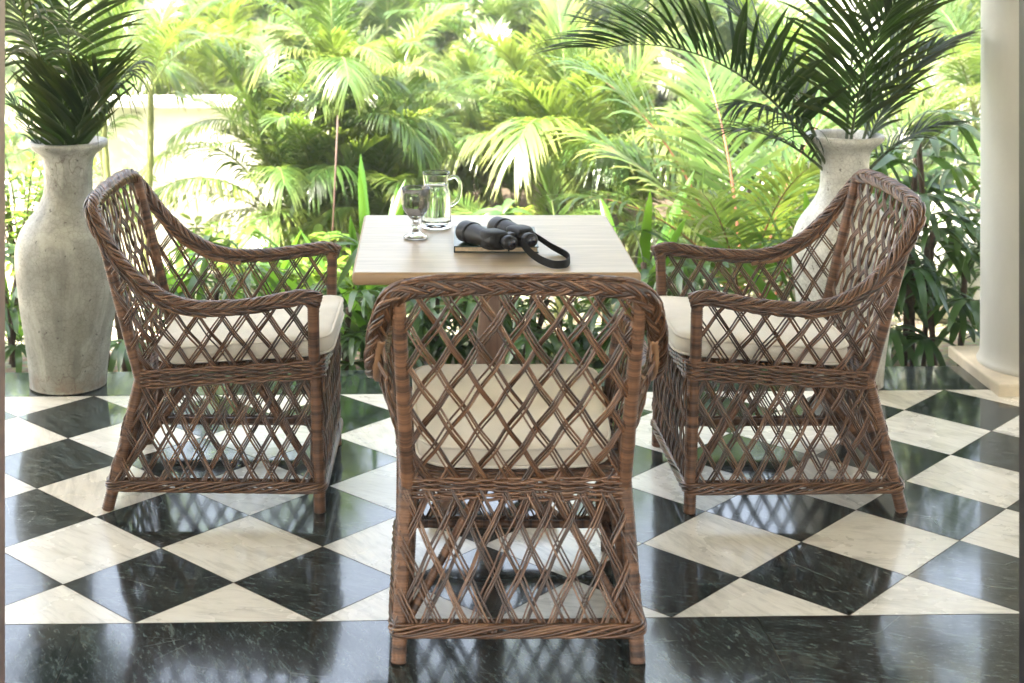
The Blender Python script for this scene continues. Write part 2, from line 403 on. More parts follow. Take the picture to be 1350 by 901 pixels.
# veranda column
cx, cy, _ = 2.243, 5.58, 0
co = empty('veranda_column', (cx, cy, 0), YAW, 'round white column on a square marble plinth at the veranda edge', 'column')
def bevel_box(h, bv, z0):
    b = MB(); ring = []
    hx, hy, hz = h
    levels = [(z0, 0.), (z0 + hz - bv, 0.), (z0 + hz - bv * .3, bv * .3), (z0 + hz, bv)]
    vs = []
    for z, ins in levels:
        for sx, sy in ((-1, -1), (1, -1), (1, 1), (-1, 1)): vs.append((sx * (hx - ins), sy * (hy - ins), z))
    q = [[4 * i + k, 4 * i + (k + 1) % 4, 4 * i + 4 + (k + 1) % 4, 4 * i + 4 + k] for i in range(3) for k in range(4)] + [[12, 13, 14, 15]]
    b.add(vs, [np.array(q)]); return b
bevel_box((.243, .243, .042), .008, 0).build('plinth', M['plinth'], co, False)
b = MB(); b.lathe([(.212, .042), (.214, .05), (.208, .06), (.2015, .075), (.2, .12), (.197, 1.5), (.188, 2.95)], 72); b.build('shaft', M['column'], co)

# ------------------------------------------------------------------ wicker armchair (local: faces +y)
def wrapped(b, p0, p1, r, sides=10, pitch=.0062, pts=None):
    P = np.array([p0, p1], float) if pts is None else np.asarray(pts, float)
    L = np.linalg.norm(np.diff(P, axis=0), axis=1).sum(); n = max(3, int(L / pitch)) * 3 + 1
    Q = spline(P, n) if len(P) > 2 else P[0] + (P[1] - P[0]) * np.linspace(0, 1, n)[:, None]
    rr = r * (1 + .055 * np.array([(-1., .7, .7)[i % 3] for i in range(n)]))
    b.tube(Q, rr, sides, along=np.linspace(0, L, n))
def inside(poly, s, t):
    x, y = poly[:, 0], poly[:, 1]; x2, y2 = np.roll(x, -1), np.roll(y, -1); r = np.zeros(len(s), bool)
    for a, b_, c, e in zip(x, y, x2, y2):
        if b_ == e: continue
        k = ((b_ > t) != (e > t)) & (s < (c - a) * (t - b_) / (e - b_) + a); r ^= k
    return r
RG = np.random.default_rng(3)
def lattice(poly, f3, pitch, phi, n=3, r=.0026, gapw=.0059, h=.0042, phase=0.):
    """two crossing sets of cane bundles clipped to poly (s,t), laid on the surface f3(s,t)->points, normals"""
    poly = np.asarray(poly, float); b = MB(); tn = math.tan(phi)
    smin, tmin = poly.min(0); smax, tmax = poly.max(0); ext = (tmax - tmin) / tn
    t = np.arange(tmin, tmax + .001, .011)
    for sg in (1, -1):
        k0 = int(math.floor((smin - ext - phase) / pitch)) - 1; k1 = int(math.ceil((smax + ext - phase) / pitch)) + 1
        for k in range(k0, k1 + 1):
            split = RG.uniform() < .3; jit = RG.normal(0, .0016)
            for i in range(n):
                o = (i - (n - 1) / 2) * gapw * RG.uniform(.95, 1.08) + jit + (RG.choice([-1, 1]) * .0035 if split and i == 0 else 0) + RG.normal(0, .0006)
                bow = RG.normal(0, .0016); ph = RG.uniform(0, 6)
                s = phase + k * pitch + sg * (t - tmin) / tn + o / math.sin(phi) + bow * np.sin(t * 14 + ph)
                ins = inside(poly, s, t)
                if not ins.any(): continue
                other = (s + sg * (t - tmin) / tn - phase) / pitch
                off = sg * h * np.cos(math.pi * (other + k)) + RG.normal(0, .0004)
                idx = np.flatnonzero(ins); runs = np.split(idx, np.flatnonzero(np.diff(idx) > 1) + 1)
                for q in runs:
                    if len(q) < 4: continue
                    P, N = f3(s[q], t[q]); b.tube(P + N * off[q][:, None], r * RG.uniform(.86, 1.12), 6, cap=False)
    return b
RIM = [(.305, .298, .605), (.312, .255, .616), (.318, .20, .609), (.326, .10, .594), (.331, -.02, .587), (.331, -.11, .602), (.330, -.19, .642), (.326, -.245, .690),
       (.318, -.292, .744), (.306, -.325, .793), (.288, -.350, .832), (.254, -.362, .855), (.18, -.368, .866), (.09, -.371, .869), (0, -.372, .870)]
RIMF = RIM + [(-x, y, z) for x, y, z in RIM[-2::-1]]
rim = spline(RIMF, 330)
rs = np.array(RIM[:11])[::-1]     # sorted by y for interpolation
def zrim(y): return np.interp(y, rs[:, 1], rs[:, 2])
def xrim(y): return np.interp(y, rs[:, 1], rs[:, 0])
def seatz(y): return .367 + (y + .22) * (.040 / .51)

def loop(hr, hf, yr, yf, zf, rad=.03, n=260):
    c = [(hr, yr), (hf, yf), (-hf, yf), (-hr, yr)]; pts = []
    for i in range(4):
        p, a, b_ = V(*c[i]), V(*c[i - 1]), V(*c[(i + 1) % 4])
        ua, ub = nrm(a - p), nrm(b_ - p)
        for k in range(7):
            w = k / 6; pts.append((1 - w) ** 2 * (p + ua * rad) + 2 * w * (1 - w) * p + w ** 2 * (p + ub * rad))
    P = np.array(pts); Q = np.vstack([P, P[:1]]); s = np.concatenate([[0], np.cumsum(np.linalg.norm(np.diff(Q, axis=0), axis=1))])
    u = np.linspace(0, s[-1], n, endpoint=False)
    xy = np.stack([np.interp(u, s, Q[:, k]) for k in (0, 1)], -1)
    out = nrm(np.stack([np.roll(xy, -1, 0)[:, 1] - np.roll(xy, 1, 0)[:, 1], -(np.roll(xy, -1, 0)[:, 0] - np.roll(xy, 1, 0)[:, 0])], -1))
    return np.column_stack([xy, zf(xy[:, 1])]), np.column_stack([out, np.zeros(n)]), u, s[-1]

def make_chair():
    root = empty('wicker_armchair', (0, 0, 0))
    W, K, Wr = M['wicker'], M['core'], M['wrap']
    for s in (1, -1):
        b = MB(); wrapped(b, 0, 0, .0172, pts=[(s * .252, -.222, .37), (s * .262, -.262, .2), (s * .271, -.312, 0)]); b.build('leg', Wr, root)
        b = MB(); wrapped(b, (s * .268, .28, .405), (s * .273, .293, 0), .0172); b.build('leg', Wr, root)
        b = MB(); wrapped(b, (s * .250, -.222, .36), (s * .272, -.347, .85), .0165); b.build('back_post', Wr, root)
        b = MB(); wrapped(b, (s * .272, .277, .39), (s * .303, .277, .607), .0165); b.build('arm_post', Wr, root)
        arm = [(x * s - s * .007, y, z - .017) for x, y, z in RIM[4:9]]
        b = MB(); b.tube(spline(arm, 60), .0115, 10); b.build('arm_rail', M['pole'], root)
        # the two slanting braces of each flank
        for y0, y1 in ((-.285, -.075), (.285, .10)):
            b = MB(); wrapped(b, (s * .250, y0, .085), (s * .236, y1, .365), .0105, 8); b.build('brace', Wr, root)
        for yb, yt in ((-.283, -.205), (.272, .262)):
            b = MB(); wrapped(b, (s * .25, yb, .085), (s * .075, yt, .365), .0105, 8); b.build('brace', Wr, root)
    # bottom rails just inside the lowest band
    b = MB()
    for p, q in (((-.26, -.287, .078), (.26, -.287, .078)), ((-.26, .278, .078), (.26, .278, .078)), ((.26, -.287, .078), (.262, .278, .078)), ((-.26, -.287, .078), (-.262, .278, .078))):
        wrapped(b, p, q, .0105, 8)
    b.build('bottom_rail', Wr, root)
    # woven bands
    P, N, u, L = loop(.264, .288, -.236, .303, seatz, .035, 300); b = MB()
    for i in range(9):
        z = (i - 4) * .0058; k = round(L / .062)
        ph = 2 * math.pi * k * u / L + math.pi * i
        off = .0045 * np.sin(ph) + RG.normal(0, .0006, len(u)); zz = z + .0018 * np.sin(ph * .5 + i * 1.7) + .0012 * np.sin(2 * math.pi * 3 * u / L + i)
        b.tube(P + N * off[:, None] + np.column_stack([0 * u, 0 * u, zz]), .0038, 6, True)
    b.build('seat_band', M['wicker_rim'], root)
    P, N, u, L = loop(.285, .288, -.312, .306, lambda y: .072 + 0 * y, .03, 320); b = MB()
    for i in range(9):
        k = round(L / .34); ph = 2 * math.pi * k * u / L + 2 * math.pi * i / 9 + .25 * np.sin(2 * math.pi * 5 * u / L + i)
        b.tube(P + N * (.0075 * np.cos(ph))[:, None] + np.column_stack([0 * u, 0 * u, .0135 * np.sin(ph)]), .0036, 6, True)
    b.build('bottom_band', M['wicker_rim'], root)
    # braided rim: three plaits of five canes over a dark core
    T, Nn, Bb = frames(rim); n = len(rim); s = np.concatenate([[0], np.cumsum(np.linalg.norm(np.diff(rim, axis=0), axis=1))])
    b = MB(); b.tube(rim, .0125, 8); b.build('rim_core', K, root)
    b = MB()
    for k in range(15):           # bed of thin canes laid round the core
        th = 2 * math.pi * s / .52 + 2 * math.pi * k / 15; ra = .0143 + .0012 * np.sin(s * 40 + k * 2.1)
        b.tube(rim + Nn * (ra * np.sin(th))[:, None] + Bb * (ra * 1.12 * np.cos(th))[:, None], .0029 * RG.uniform(.9, 1.1), 6)
    lam = .21
    for k in range(3):
        for j in range(6):
            th = 2 * math.pi * s / lam + 2 * math.pi * k / 3 + (j - 2.5) * .30 + .12 * np.sin(s * 9 + j * 2 + k)
            a = .0215 * np.sin(th) + .0012 * np.sin(s * 31 + j); c = .0178 + .004 * np.sin(2 * th + .5) - .010 * np.sin(th) ** 2 + RG.normal(0, .0004)
            b.tube(rim + Nn * c[:, None] + Bb * a[:, None], .0029 * RG.uniform(.88, 1.12), 6)
            c2 = -.0155 - .0035 * np.sin(2 * th + 1.9) + .009 * np.sin(th + 1) ** 2
            if j < 4: b.tube(rim + Nn * c2[:, None] + Bb * (.02 * np.sin(th + 1))[:, None], .0034 * RG.uniform(.9, 1.12), 6)
    b.build('top_rim', M['wicker_rim'], root)
    # lattices
    def backf(x, t):
        y = -.226 - .137 * t / .54 - .018 * (1 - (x / .26) ** 2) * np.sin(np.clip(t / .54, 0, 1) * 2.4); z = .365 + .515 * t / .54
        nv = nrm(np.stack([0 * x, -.95 + 0 * x, -.31 + 0 * x], -1)); return np.stack([x, y, z], -1), nv
    lattice([(-.243, 0), (.243, 0), (.266, .54), (-.266, .54)], backf, .0655, R(58.5), phase=.012).build('back_lattice', W, root)
    for sg in (1, -1):
        def sidef(y, z, sg=sg):
            base = np.where(y < -.2, .25, .25 + (y + .2) / .48 * .018)
            fr = np.clip((z - .38) / (zrim(y) - .38), 0, 1.05); x = base + (xrim(y) - .004 - base) * fr ** 1.15
            return np.stack([sg * x, y, z], -1), np.tile(V(sg, 0, -.15), (len(y), 1))
        pl = [(-.225, .368), (.278, .408), (.298, .605)] + [(y, z) for x, y, z in RIM[2:11]] + [(-.340, .84)]
        lattice(pl, sidef, .066, R(56), phase=.02).build('side_lattice', W, root)
        def bsf(y, z, sg=sg):
            x = .283 - (z - .07) / .31 * .022; return np.stack([sg * x, y, z], -1), np.tile(V(sg, 0, .1), (len(y), 1))
        lattice([(-.305, .068), (.302, .068), (.292, .405), (-.232, .37)], bsf, .0585, R(60), phase=.01).build('base_lattice', W, root)
    def brf(x, z): return np.stack([x, -.309 + (z - .07) / .30 * .076, z], -1), np.tile(V(0, -1, -.2), (len(x), 1))
    lattice([(-.285, .068), (.285, .068), (.262, .37), (-.262, .37)], brf, .0585, R(63), phase=.006).build('base_lattice', W, root)
    def bff(x, z): return np.stack([x, .302 - 0 * x, z], -1), np.tile(V(0, 1, 0), (len(x), 1))
    lattice([(-.285, .068), (.285, .068), (.282, .405), (-.282, .405)], bff, .0585, R(63), phase=.02).build('base_lattice', W, root)
    # woven seat under the cushion
    b = MB(); yy = np.arange(-.222, .295, .0085)
    for i, y in enumerate(yy):
        xs = np.linspace(-.255, .255, 26); b.tube(np.stack([xs, 0 * xs + y, seatz(y) + .019 + .003 * np.sin(xs * 90 + i * math.pi)], -1), .0042, 5)
    for x in np.linspace(-.22, .22, 7):
        b.tube([(x, -.225, seatz(-.22) + .014), (x, .295, seatz(.29) + .014)], .008, 6)
    b.build('seat_panel', W, root)
    return root

def cushion_mesh():
    c = [(.228, -.183), (.245, .325), (-.245, .325), (-.228, -.183)]; rad = [.085, .075, .075, .085]; pts = []
    for i in range(4):
        p, a, b_ = V(*c[i]), V(*c[i - 1]), V(*c[(i + 1) % 4]); ua, ub = nrm(a - p), nrm(b_ - p)
        for k in range(9):
            w = k / 8; pts.append((1 - w) ** 2 * (p + ua * rad[i]) + 2 * w * (1 - w) * p + w ** 2 * (p + ub * rad[i]))
    P = np.array(pts); Q = np.vstack([P, P[:1]]); s = np.concatenate([[0], np.cumsum(np.linalg.norm(np.diff(Q, axis=0), axis=1))])
    u = np.linspace(0, s[-1], 96, endpoint=False); xy = np.stack([np.interp(u, s, Q[:, k]) for k in (0, 1)], -1); ctr = V(0, .06)
    xy[:, 1] -= .012 * np.exp(-((xy[:, 0]) / .15) ** 2) * (xy[:, 1] < -.17)
    h = .052
    prof = [(.15, -.0), (.6, -.0), (.93, .0), (.985, .003), (1.0, .012), (1.006, h * .5), (1.0, h - .011), (.985, h - .002), (.95, h + .004)] + [(q, h + .004 + .017 * (1 - (q / .95) ** 2)) for q in (.9, .84, .78, .71, .64, .57, .5, .42, .34, .26, .18, .1)]
    vs = []; ga = np.linspace(0, 2 * math.pi, 96, endpoint=False)
    for q, z in prof:
        ring = ctr + (xy - ctr) * q; zz = np.full(96, z)
        if z > h + .003:          # sat-in hollow and soft creases running in from the seam
            e = math.exp(-((q - .86) / .12) ** 2); x_, y_ = ring[:, 0], ring[:, 1]
            zz = zz - .011 * np.exp(-((x_ / .15) ** 2 + ((y_ - .04) / .16) ** 2)) + e * (.0022 * np.sin(13 * ga + 1) + .0016 * np.sin(23 * ga)) + .0016 * np.sin(x_ * 38 + y_ * 21) * np.sin(y_ * 33 + 2)
        elif 0.004 < z < h - .004: ring = ring + (ring - ctr) * (.006 * np.sin(11 * ga + 2) + .005 * np.sin(19 * ga))[:, None]
        vs.append(np.column_stack([ring, zz]))
    n = len(prof); i = np.arange(n - 1)[:, None]; k = np.arange(96)[None]; k2 = (k + 1) % 96
    q = np.stack([i * 96 + k, i * 96 + k2, (i + 1) * 96 + k2, (i + 1) * 96 + k], -1).reshape(-1, 4)
    b = MB(); b.add(np.vstack(vs), [q, np.arange(96)[::-1][None], (np.arange(96) + 96 * (n - 1))[None]])
    pp = MB()
    for z in (.004, h - .004):
        ring = ctr + (xy - ctr) * 1.0; pp.tube(np.column_stack([ring, np.full(96, z)]), .0042, 7, True)
    return b, pp
chair = make_chair()
SITES = [((.206, 3.748, 0), 0.0, 'brown wicker lattice armchair with its back turned to us, drawn up to the table front', 'cream seat cushion in the wicker armchair that turns its back to us'),
         ((-.590, 4.585, 0), R(-91.5), 'brown wicker lattice armchair beside the grey crackled vase, facing across the table', 'cream seat cushion in the wicker armchair beside the grey crackled vase'),
         ((1.030, 4.575, 0), R(91.0), 'brown wicker lattice armchair in front of the cream vase, facing across the table', 'cream seat cushion in the wicker armchair in front of the cream vase')]
cb, cp = cushion_mesh()
cu0 = None
for i, (loc, rz, lab, clab) in enumerate(SITES):
    o = chair if i == 0 else copy_tree(chair)
    o.location = loc; o.rotation_euler.z = rz; tag(o, lab, 'armchair', 'wicker armchairs around the table')
    if cu0 is None:
        cu = cu0 = cb.build('seat_cushion', M['canvas']); cp.build('piping', M['canvas'], cu)
    else: cu = copy_tree(cu0)
    mw = Matrix.Translation(loc) @ Matrix.Rotation(rz, 4, 'Z') @ Matrix.Translation((0, 0, .4115)) @ Matrix.Rotation(math.atan(.040 / .51), 4, 'X')
    cu.matrix_world = mw; tag(cu, clab, 'cushion', 'cream seat cushions')

# ------------------------------------------------------------------ table and what stands on it
TX, TY, TZ = .1825, 4.383, .75
tb = empty('square_table', (TX, TY, 0), 0, 'square pale wood table on a turned pedestal between the wicker armchairs', 'table')
hx, hy = .381, .3865
def slab(levels, mats_top, mats_edge):
    b = MB(); vs = []
    def corner(hx, hy, z, r=.006):
        out = []
        for cxs, cys, a0 in ((1, -1, -90), (1, 1, 0), (-1, 1, 90), (-1, -1, 180)):
            for k in range(4):
                a = R(a0 + 30 * k); out.append((cxs * (hx - r) + r * math.cos(a), cys * (hy - r) + r * math.sin(a), z))
        return out
    for ins, z in levels: vs += corner(hx - ins, hy - ins, z)
    n = len(levels); q = [[16 * i + k, 16 * i + (k + 1) % 16, 16 * (i + 1) + (k + 1) % 16, 16 * (i + 1) + k] for i in range(n - 1) for k in range(16)]
    return vs, q, n
vs, q, n = slab([(.018, TZ - .036), (.006, TZ - .034), (.001, TZ - .024), (0, TZ - .010), (.0015, TZ - .004), (.006, TZ - .0015)], 0, 0)
b = MB(); b.add(vs, [np.array(q), np.arange(16)[::-1][None]]); b.build('edge_band', M['edge_wood'], tb, True)
vs, q, n = slab([(.006, TZ - .003), (.007, TZ - .0004), (.009, TZ)], 0, 0)
b = MB(); b.add(vs, [np.array(q), (np.arange(16) + 16 * (n - 1))[None]]); b.build('tabletop', M['table_wood'], tb, False)
b = MB(); b.lathe([(.0, TZ - .037), (.09, TZ - .037), (.09, TZ - .05), (.03, TZ - .055), (.026, TZ - .08), (.026, .62), (.0275, .58), (.034, .53), (.040, .48), (.042, .43), (.0415, .38), (.039, .30), (.036, .2), (.036, .07), (.06, .055)], 40); b.build('pedestal', M['table_leg'], tb)
for k in range(4):
    b = MB(); a = R(45 + 90 * k); ca, sa = math.cos(a), math.sin(a)
    b.tube(spline([(.02 * ca, .02 * sa, .075), (.12 * ca, .12 * sa, .06), (.24 * ca, .24 * sa, .022)], 16), np.linspace(.03, .02, 16), 10, squash=.8); b.build('foot', M['table_leg'], tb)

# goblet
def on_table(px, py):            # photo pixel of a point on the tabletop -> world
    D = 2003 * (CAM_H - TZ) / (py + 113.2); return ((px - 563.2) * D / 2003, D, TZ + .0005)
g = empty('goblet', on_table(548, 315), 0, 'smoky grey fluted glass goblet in front of the water jug', 'goblet')
def flute_b(prof, rr, ang):
    k = np.clip((prof[:, 1] - .062) / .02, 0, 1) * np.clip((.135 - prof[:, 1]) / .02, 0, 1)
    return rr * (1 + (k * .022)[:, None] * np.cos(10 * ang)[None])
b = MB(); b.lathe([(.0, .002), (.030, .002), (.0355, .0035), (.036, .0055), (.031, .009), (.017, .016), (.009, .024), (.0075, .03), (.0125, .036), (.0128, .041), (.008, .046), (.009, .052), (.017, .06),
     (.027, .072), (.0365, .086), (.0405, .103), (.0415, .125), (.0418, .146), (.041, .1485), (.0398, .147), (.0395, .125), (.0385, .103), (.0345, .087), (.025, .0745), (.014, .0635), (.0, .060)], 80, flute_b); b.build('bowl_and_foot', M['smoke_glass'], g)
# pitcher
p = empty('water_jug', on_table(575, 300), 0, 'clear glass jug of water with a looped handle on the table', 'jug')
def flute_p(prof, rr, ang):
    k = np.clip((prof[:, 1] - .012) / .01, 0, 1) * np.clip((.105 - prof[:, 1]) / .015, 0, 1)
    return rr * (1 + (k * .018)[:, None] * np.cos(18 * ang)[None])
outer = [(.0, .0), (.040, .0), (.0445, .003), (.0455, .012), (.0455, .10), (.044, .112), (.0395, .124), (.0375, .134), (.038, .15), (.0405, .172), (.0415, .178)]
inner = [(.0400, .178), (.0385, .172), (.0358, .15), (.0352, .134), (.0372, .124), (.0415, .111), (.0428, .10), (.0428, .02), (.040, .013), (.0, .0125)]
b = MB(); b.lathe(outer + inner, 72, flute_p); jb = b.build('jug_body', M['clear_glass'], p)
b = MB(); b.lathe([(.0, .0128), (.0398, .0133), (.0425, .0203), (.0425, .10), (.0412, .111), (.0369, .124), (.0349, .134), (.0351, .140), (.0, .140)], 48); b.build('water', M['water'], p)
b = MB(); b.tube(spline([(.038, -.004, .158), (.055, -.008, .166), (.070, -.010, .150), (.072, -.010, .118), (.062, -.008, .088), (.0445, -.004, .072)], 40), .0055, 10, squash=1.3); b.build('handle', M['clear_glass'], p)
p.scale = (1, 1, .93)
# book
bk = empty('book', on_table(653, 320), R(-1.5), 'dark green hardback book lying under the binoculars', 'book')
bw, bh = .118, .135
b = MB(); b.box((0, 0, .0015), (bw, bh, .0015)); b.box((0, 0, .0165), (bw, bh, .0015)); b.box((-bw + .0012, 0, .009), (.0012, bh, .0059)); b.build('cover', M['book_cover'], bk, False)
b = MB(); b.box((.0, 0, .009), (bw - .004, bh - .004, .0058)); b.build('pages', M['paper'], bk, False)
b = MB(); b.box((.035, -bh + .0025, .0092), (.0022, .002, .0052)); b.build('bookmark', M['strap'], bk, False)
# binoculars: two barrels, local +y towards the objectives
BZ = TZ + .0185
bx, by, _ = on_table(651, 319); 
bn = empty('binoculars', (.21, 4.225, BZ), R(31), 'black rubber binoculars with a neck strap resting on the green book', 'binoculars')
for s in (-1, 1):
    b = MB()
    prof = [(.0, -.083), (.0175, -.083), (.0205, -.081), (.021, -.066), (.0195, -.062), (.0165, -.060), (.0165, -.052), (.019, -.05)]
    off = s * .033
    def lat(prof, x, z, m, name):
        bb = MB(); bb.lathe(prof, 40); o = bb.build(name, m, bn); o.rotation_euler = (R(-90), 0, 0); o.location = (x, 0, z); return o
    lat(prof, off, .033, M['rubber'], 'eyepiece')
    ox = s * .052
    lat([(.0, -.048), (.021, -.048), (.0235, -.042), (.024, -.012), (.0255, .01), (.0285, .032), (.0315, .06), (.0325, .084), (.0325, .097), (.031, .099), (.029, .098), (.028, .092), (.0, .0915)], ox, .0325, M['rubber'], 'barrel')
    lat([(.0, .0925), (.0275, .0925)], ox, .0325, M['lens'], 'lens')
    lat([(.0, -.0836), (.0115, -.0836), (.012, -.0832)], off, .033, M['lens'], 'lens')
    lat([(.0315, .058), (.0338, .060), (.0338, .070), (.0318, .072)], ox, .0325, M['rubber_grip'], 'grip_ring')
    # prism housing
    pts = [(off * .55, -.050), (off * 1.75, -.050), (off * 2.25, -.030), (off * 2.2, .004), (off * 1.5, .016), (off * .5, .008)]
    if s < 0: pts = pts[::-1]
    vs = []
    lv = [(.80, .006), (.97, .011), (1.0, .02), (1.0, .045), (.97, .054), (.80, .059)]
    c0 = np.mean(pts, 0)
    dense = spline([(x, y, 0) for x, y in pts] + [(*pts[0], 0)], 37)[:-1, :2]
    for q, z in lv: vs.append(np.column_stack([c0 + (dense - c0) * q, np.full(36, z)]))
    k = np.arange(36)[None]; i = np.arange(5)[:, None]; k2 = (k + 1) % 36
    qd = np.stack([i * 36 + k, i * 36 + k2, (i + 1) * 36 + k2, (i + 1) * 36 + k], -1).reshape(-1, 4)
    b.add(np.vstack(vs), [qd, np.arange(36)[::-1][None], (np.arange(36) + 180)[None]]); b.build('prism_housing', M['rubber_grip'], bn)
b = MB(); b.box((0, -.02, .036), (.030, .012, .006)); b.box((0, .012, .034), (.034, .009, .005)); b.build('bridge', M['rubber'], bn, False)
def lat2(prof, x, z, m, name):
    bb = MB(); bb.lathe(prof, 32, lambda pr, rr, a: rr * (1 + .03 * np.sign(np.sin(16 * a)))[...] if True else rr); o = bb.build(name, m, bn); o.rotation_euler = (R(-90), 0, 0); o.location = (x, 0, z); return o
lat2([(.0, -.047), (.011, -.047), (.012, -.044), (.012, -.027), (.0, -.026)], 0, .040, M['rubber'], 'focus_wheel')
lat2([(.0, -.026), (.007, -.026), (.007, .02), (.0, .021)], 0, .038, M['metal'], 'hinge_rod')
bn.scale = (1.02, 1.14, .92)
# strap in world space, a ribbon standing on its edge
def strap(pts, w):
    P = spline(pts, 90); T, N, B = frames(P); Z = np.tile(V(0, 0, 1), (90, 1)); side = nrm(np.cross(T, Z))
    tl = np.interp(np.linspace(0, 1, 90), *zip(*w))     # lean of the band
    U = Z * np.cos(tl)[:, None] + side * np.sin(tl)[:, None]; W2 = nrm(np.cross(T, U))
    hw, th = .0105, .0011; b = MB()
    ring = np.stack([P + U * hw + W2 * th, P + U * hw - W2 * th, P - U * hw - W2 * th, P - U * hw + W2 * th], 1).reshape(-1, 3)
    i = np.arange(89)[:, None]; k = np.arange(4)[None]; k2 = (k + 1) % 4
    b.add(ring, [np.stack([i * 4 + k, i * 4 + k2, (i + 1) * 4 + k2, (i + 1) * 4 + k], -1).reshape(-1, 4), np.array([[0, 1, 2, 3]]), np.array([[356, 357, 358, 359]])])
    return b
def tp(px, py, z):               # photo pixel at height z above the tabletop -> world
    D = 2003 * (CAM_H - TZ - z) / (py + 113.2); return ((px - 563.2) * D / 2003, D, TZ + z)
sp = [tp(697, 306, .052), tp(712, 315, .036), tp(727, 325, .02), tp(740, 332, .0115), tp(748, 337, .0112), tp(751, 342, .0112), tp(746, 348, .0112), tp(730, 349, .0112), tp(713, 343, .013), tp(700, 334, .026), tp(692, 325, .040), tp(688, 318, .05)]
so = strap(sp, [(0, .5), (.3, .15), (.5, 0.), (.75, .1), (1, .5)]).build('strap', M['strap'], None, False)
so.parent = bn; bpy.context.view_layer.update(); so.matrix_parent_inverse = bn.matrix_world.inverted()

# ------------------------------------------------------------------ vases
pr = [(515, 50), (505, 49.5), (475, 52), (441, 56.5), (406, 62), (372, 66), (350, 68.3), (332, 68.6), (315, 66), (302, 61), (290, 53.5), (279, 45), (268, 38), (258, 33.5), (245, 31.5), (225, 31.5), (210, 33.3), (202, 38), (196, 45.5), (191, 50.5)]
def vase(name_loc, zs, mat, label, scale=1.0):
    k = 5.47 / 2003; prof = [(.0, .004), (.12, .0), (.136, .004)]
    for y, r in pr: prof.append((r * k, max(.01, CAM_H - (y + 113.2) * k)))
    top = prof[-1]; prof += [(top[0] + .002, top[1] + .008), (top[0], top[1] + .015), (top[0] - .008, top[1] + .017), (top[0] - .018, top[1] + .008), (.085, top[1] - .03), (.078, top[1] - .09), (.078, top[1] - .16)]
    P = np.array(prof); P[:, 1] *= zs; P = np.vstack([P[:2], spline(np.column_stack([P[2:-5, 0], 0 * P[2:-5, 0], P[2:-5, 1]]), 110)[:, [0, 2]], P[-5:]])
    b = MB(); b.lathe(P, 72); o = b.build('floor_vase', mat); o.location = name_loc
    sb = MB(); sb.lathe([(.0785, P[-1, 1] + .02), (.05, P[-1, 1] + .03), (.0, P[-1, 1] + .032)], 32); sb.build('soil_fill', M['soil'], o)
    tag(o, label, 'vase', 'tall crackled floor vases'); return o, P[-1, 1] + .02
VL = (-1.292, 5.47, 0.0); VR = (1.508, 5.49, 0.0)
vl, zl = vase(VL, 1.0, M['glaze_grey'], 'tall grey crackle-glazed floor vase with worn foot, behind the wicker armchair near the wall')
vr, zr = vase(VR, 1.022, M['glaze_white'], 'tall cream crackle-glazed floor vase beside the white column, behind an armchair'); vr.rotation_euler.z = 1.9

# ------------------------------------------------------------------ palms and garden plants
def frond(L=1.0, a0=15, bend=70, n=34, ll=.34, w=.022, vee=25, droop=.45, t0=.2, al0=62, al1=22, seed=0, segs=4, rr=.008, fold=False, side_bend=0.0, pw=1.4):
    """one pinnate frond rising from the origin, bending towards +x"""
    g = np.random.default_rng(seed); m = 28; t = np.linspace(0, 1, m)
    th = np.radians(a0 + bend * t ** pw); ds = L / (m - 1)
    P = np.zeros((m, 3)); P[1:, 0] = np.cumsum(np.sin(th[:-1]) * ds); P[1:, 2] = np.cumsum(np.cos(th[:-1]) * ds); P[:, 1] = side_bend * L * t ** 2
    b = MB(); b.mi = 1; b.tube(P, rr * (1 - .85 * t), 6, up=(0, 1, 0)); b.mi = 0
    fw = np.array([.35, .85, 1., .75, .0]) if segs == 4 else np.interp(np.linspace(0, 1, segs + 1), [0, .2, .45, .8, 1], [.35, .9, 1., .6, 0.])
    for i in range(n):
        u = (i + g.uniform(-.2, .2)) / (n - 1); u = min(max(u, 0), 1); tt = t0 + (1 - t0) * u * .995
        p = np.array([np.interp(tt, t, P[:, k]) for k in range(3)]); h = np.interp(tt, t, th)
        T = V(math.sin(h), 0, math.cos(h)); U = V(-math.cos(h), 0, math.sin(h)); S = V(0, 1, 0)
        for sg in (1, -1):
            al = math.radians(al0 + (al1 - al0) * u ** 1.3 + g.normal(0, 5)); ve = math.radians(vee + g.normal(0, 6))
            l = ll * (.38 + .62 * math.sin(math.pi * (.16 + .74 * u ** .9))) * g.uniform(.88, 1.06)
            D = math.cos(al) * T + math.sin(al) * (sg * S * math.cos(ve) + U * math.sin(ve)); D /= np.linalg.norm(D)
            q = np.linspace(0, 1, segs + 1)[:, None]; dr = droop * g.uniform(.7, 1.35)
            C = p + D * l * q * (1 - .18 * dr * q) + V(0, 0, -1) * l * dr * q ** 2 * .8
            nn = U - np.dot(U, D) * D; nn /= max(np.linalg.norm(nn), 1e-6); Wv = np.cross(D, nn); Wv /= np.linalg.norm(Wv)
            hw = (w * .5 * g.uniform(.85, 1.1) * fw)[:, None]; al_ = np.linspace(0, 1, segs + 1)
            if fold:
                vs = np.stack([C + Wv * hw + nn * hw * .45, C, C - Wv * hw + nn * hw * .45], 1).reshape(-1, 3)
                k = np.arange(segs)[:, None] * 3
                f = np.concatenate([k + [0, 1, 4, 3], k + [1, 2, 5, 4]]); b.add(vs, [f], np.repeat(al_, 3))
            else:
                vs = np.stack([C + Wv * hw, C - Wv * hw], 1).reshape(-1, 3); k = np.arange(segs)[:, None] * 2
                b.add(vs, [k + [0, 1, 3, 2]], np.repeat(al_, 2))
    return b
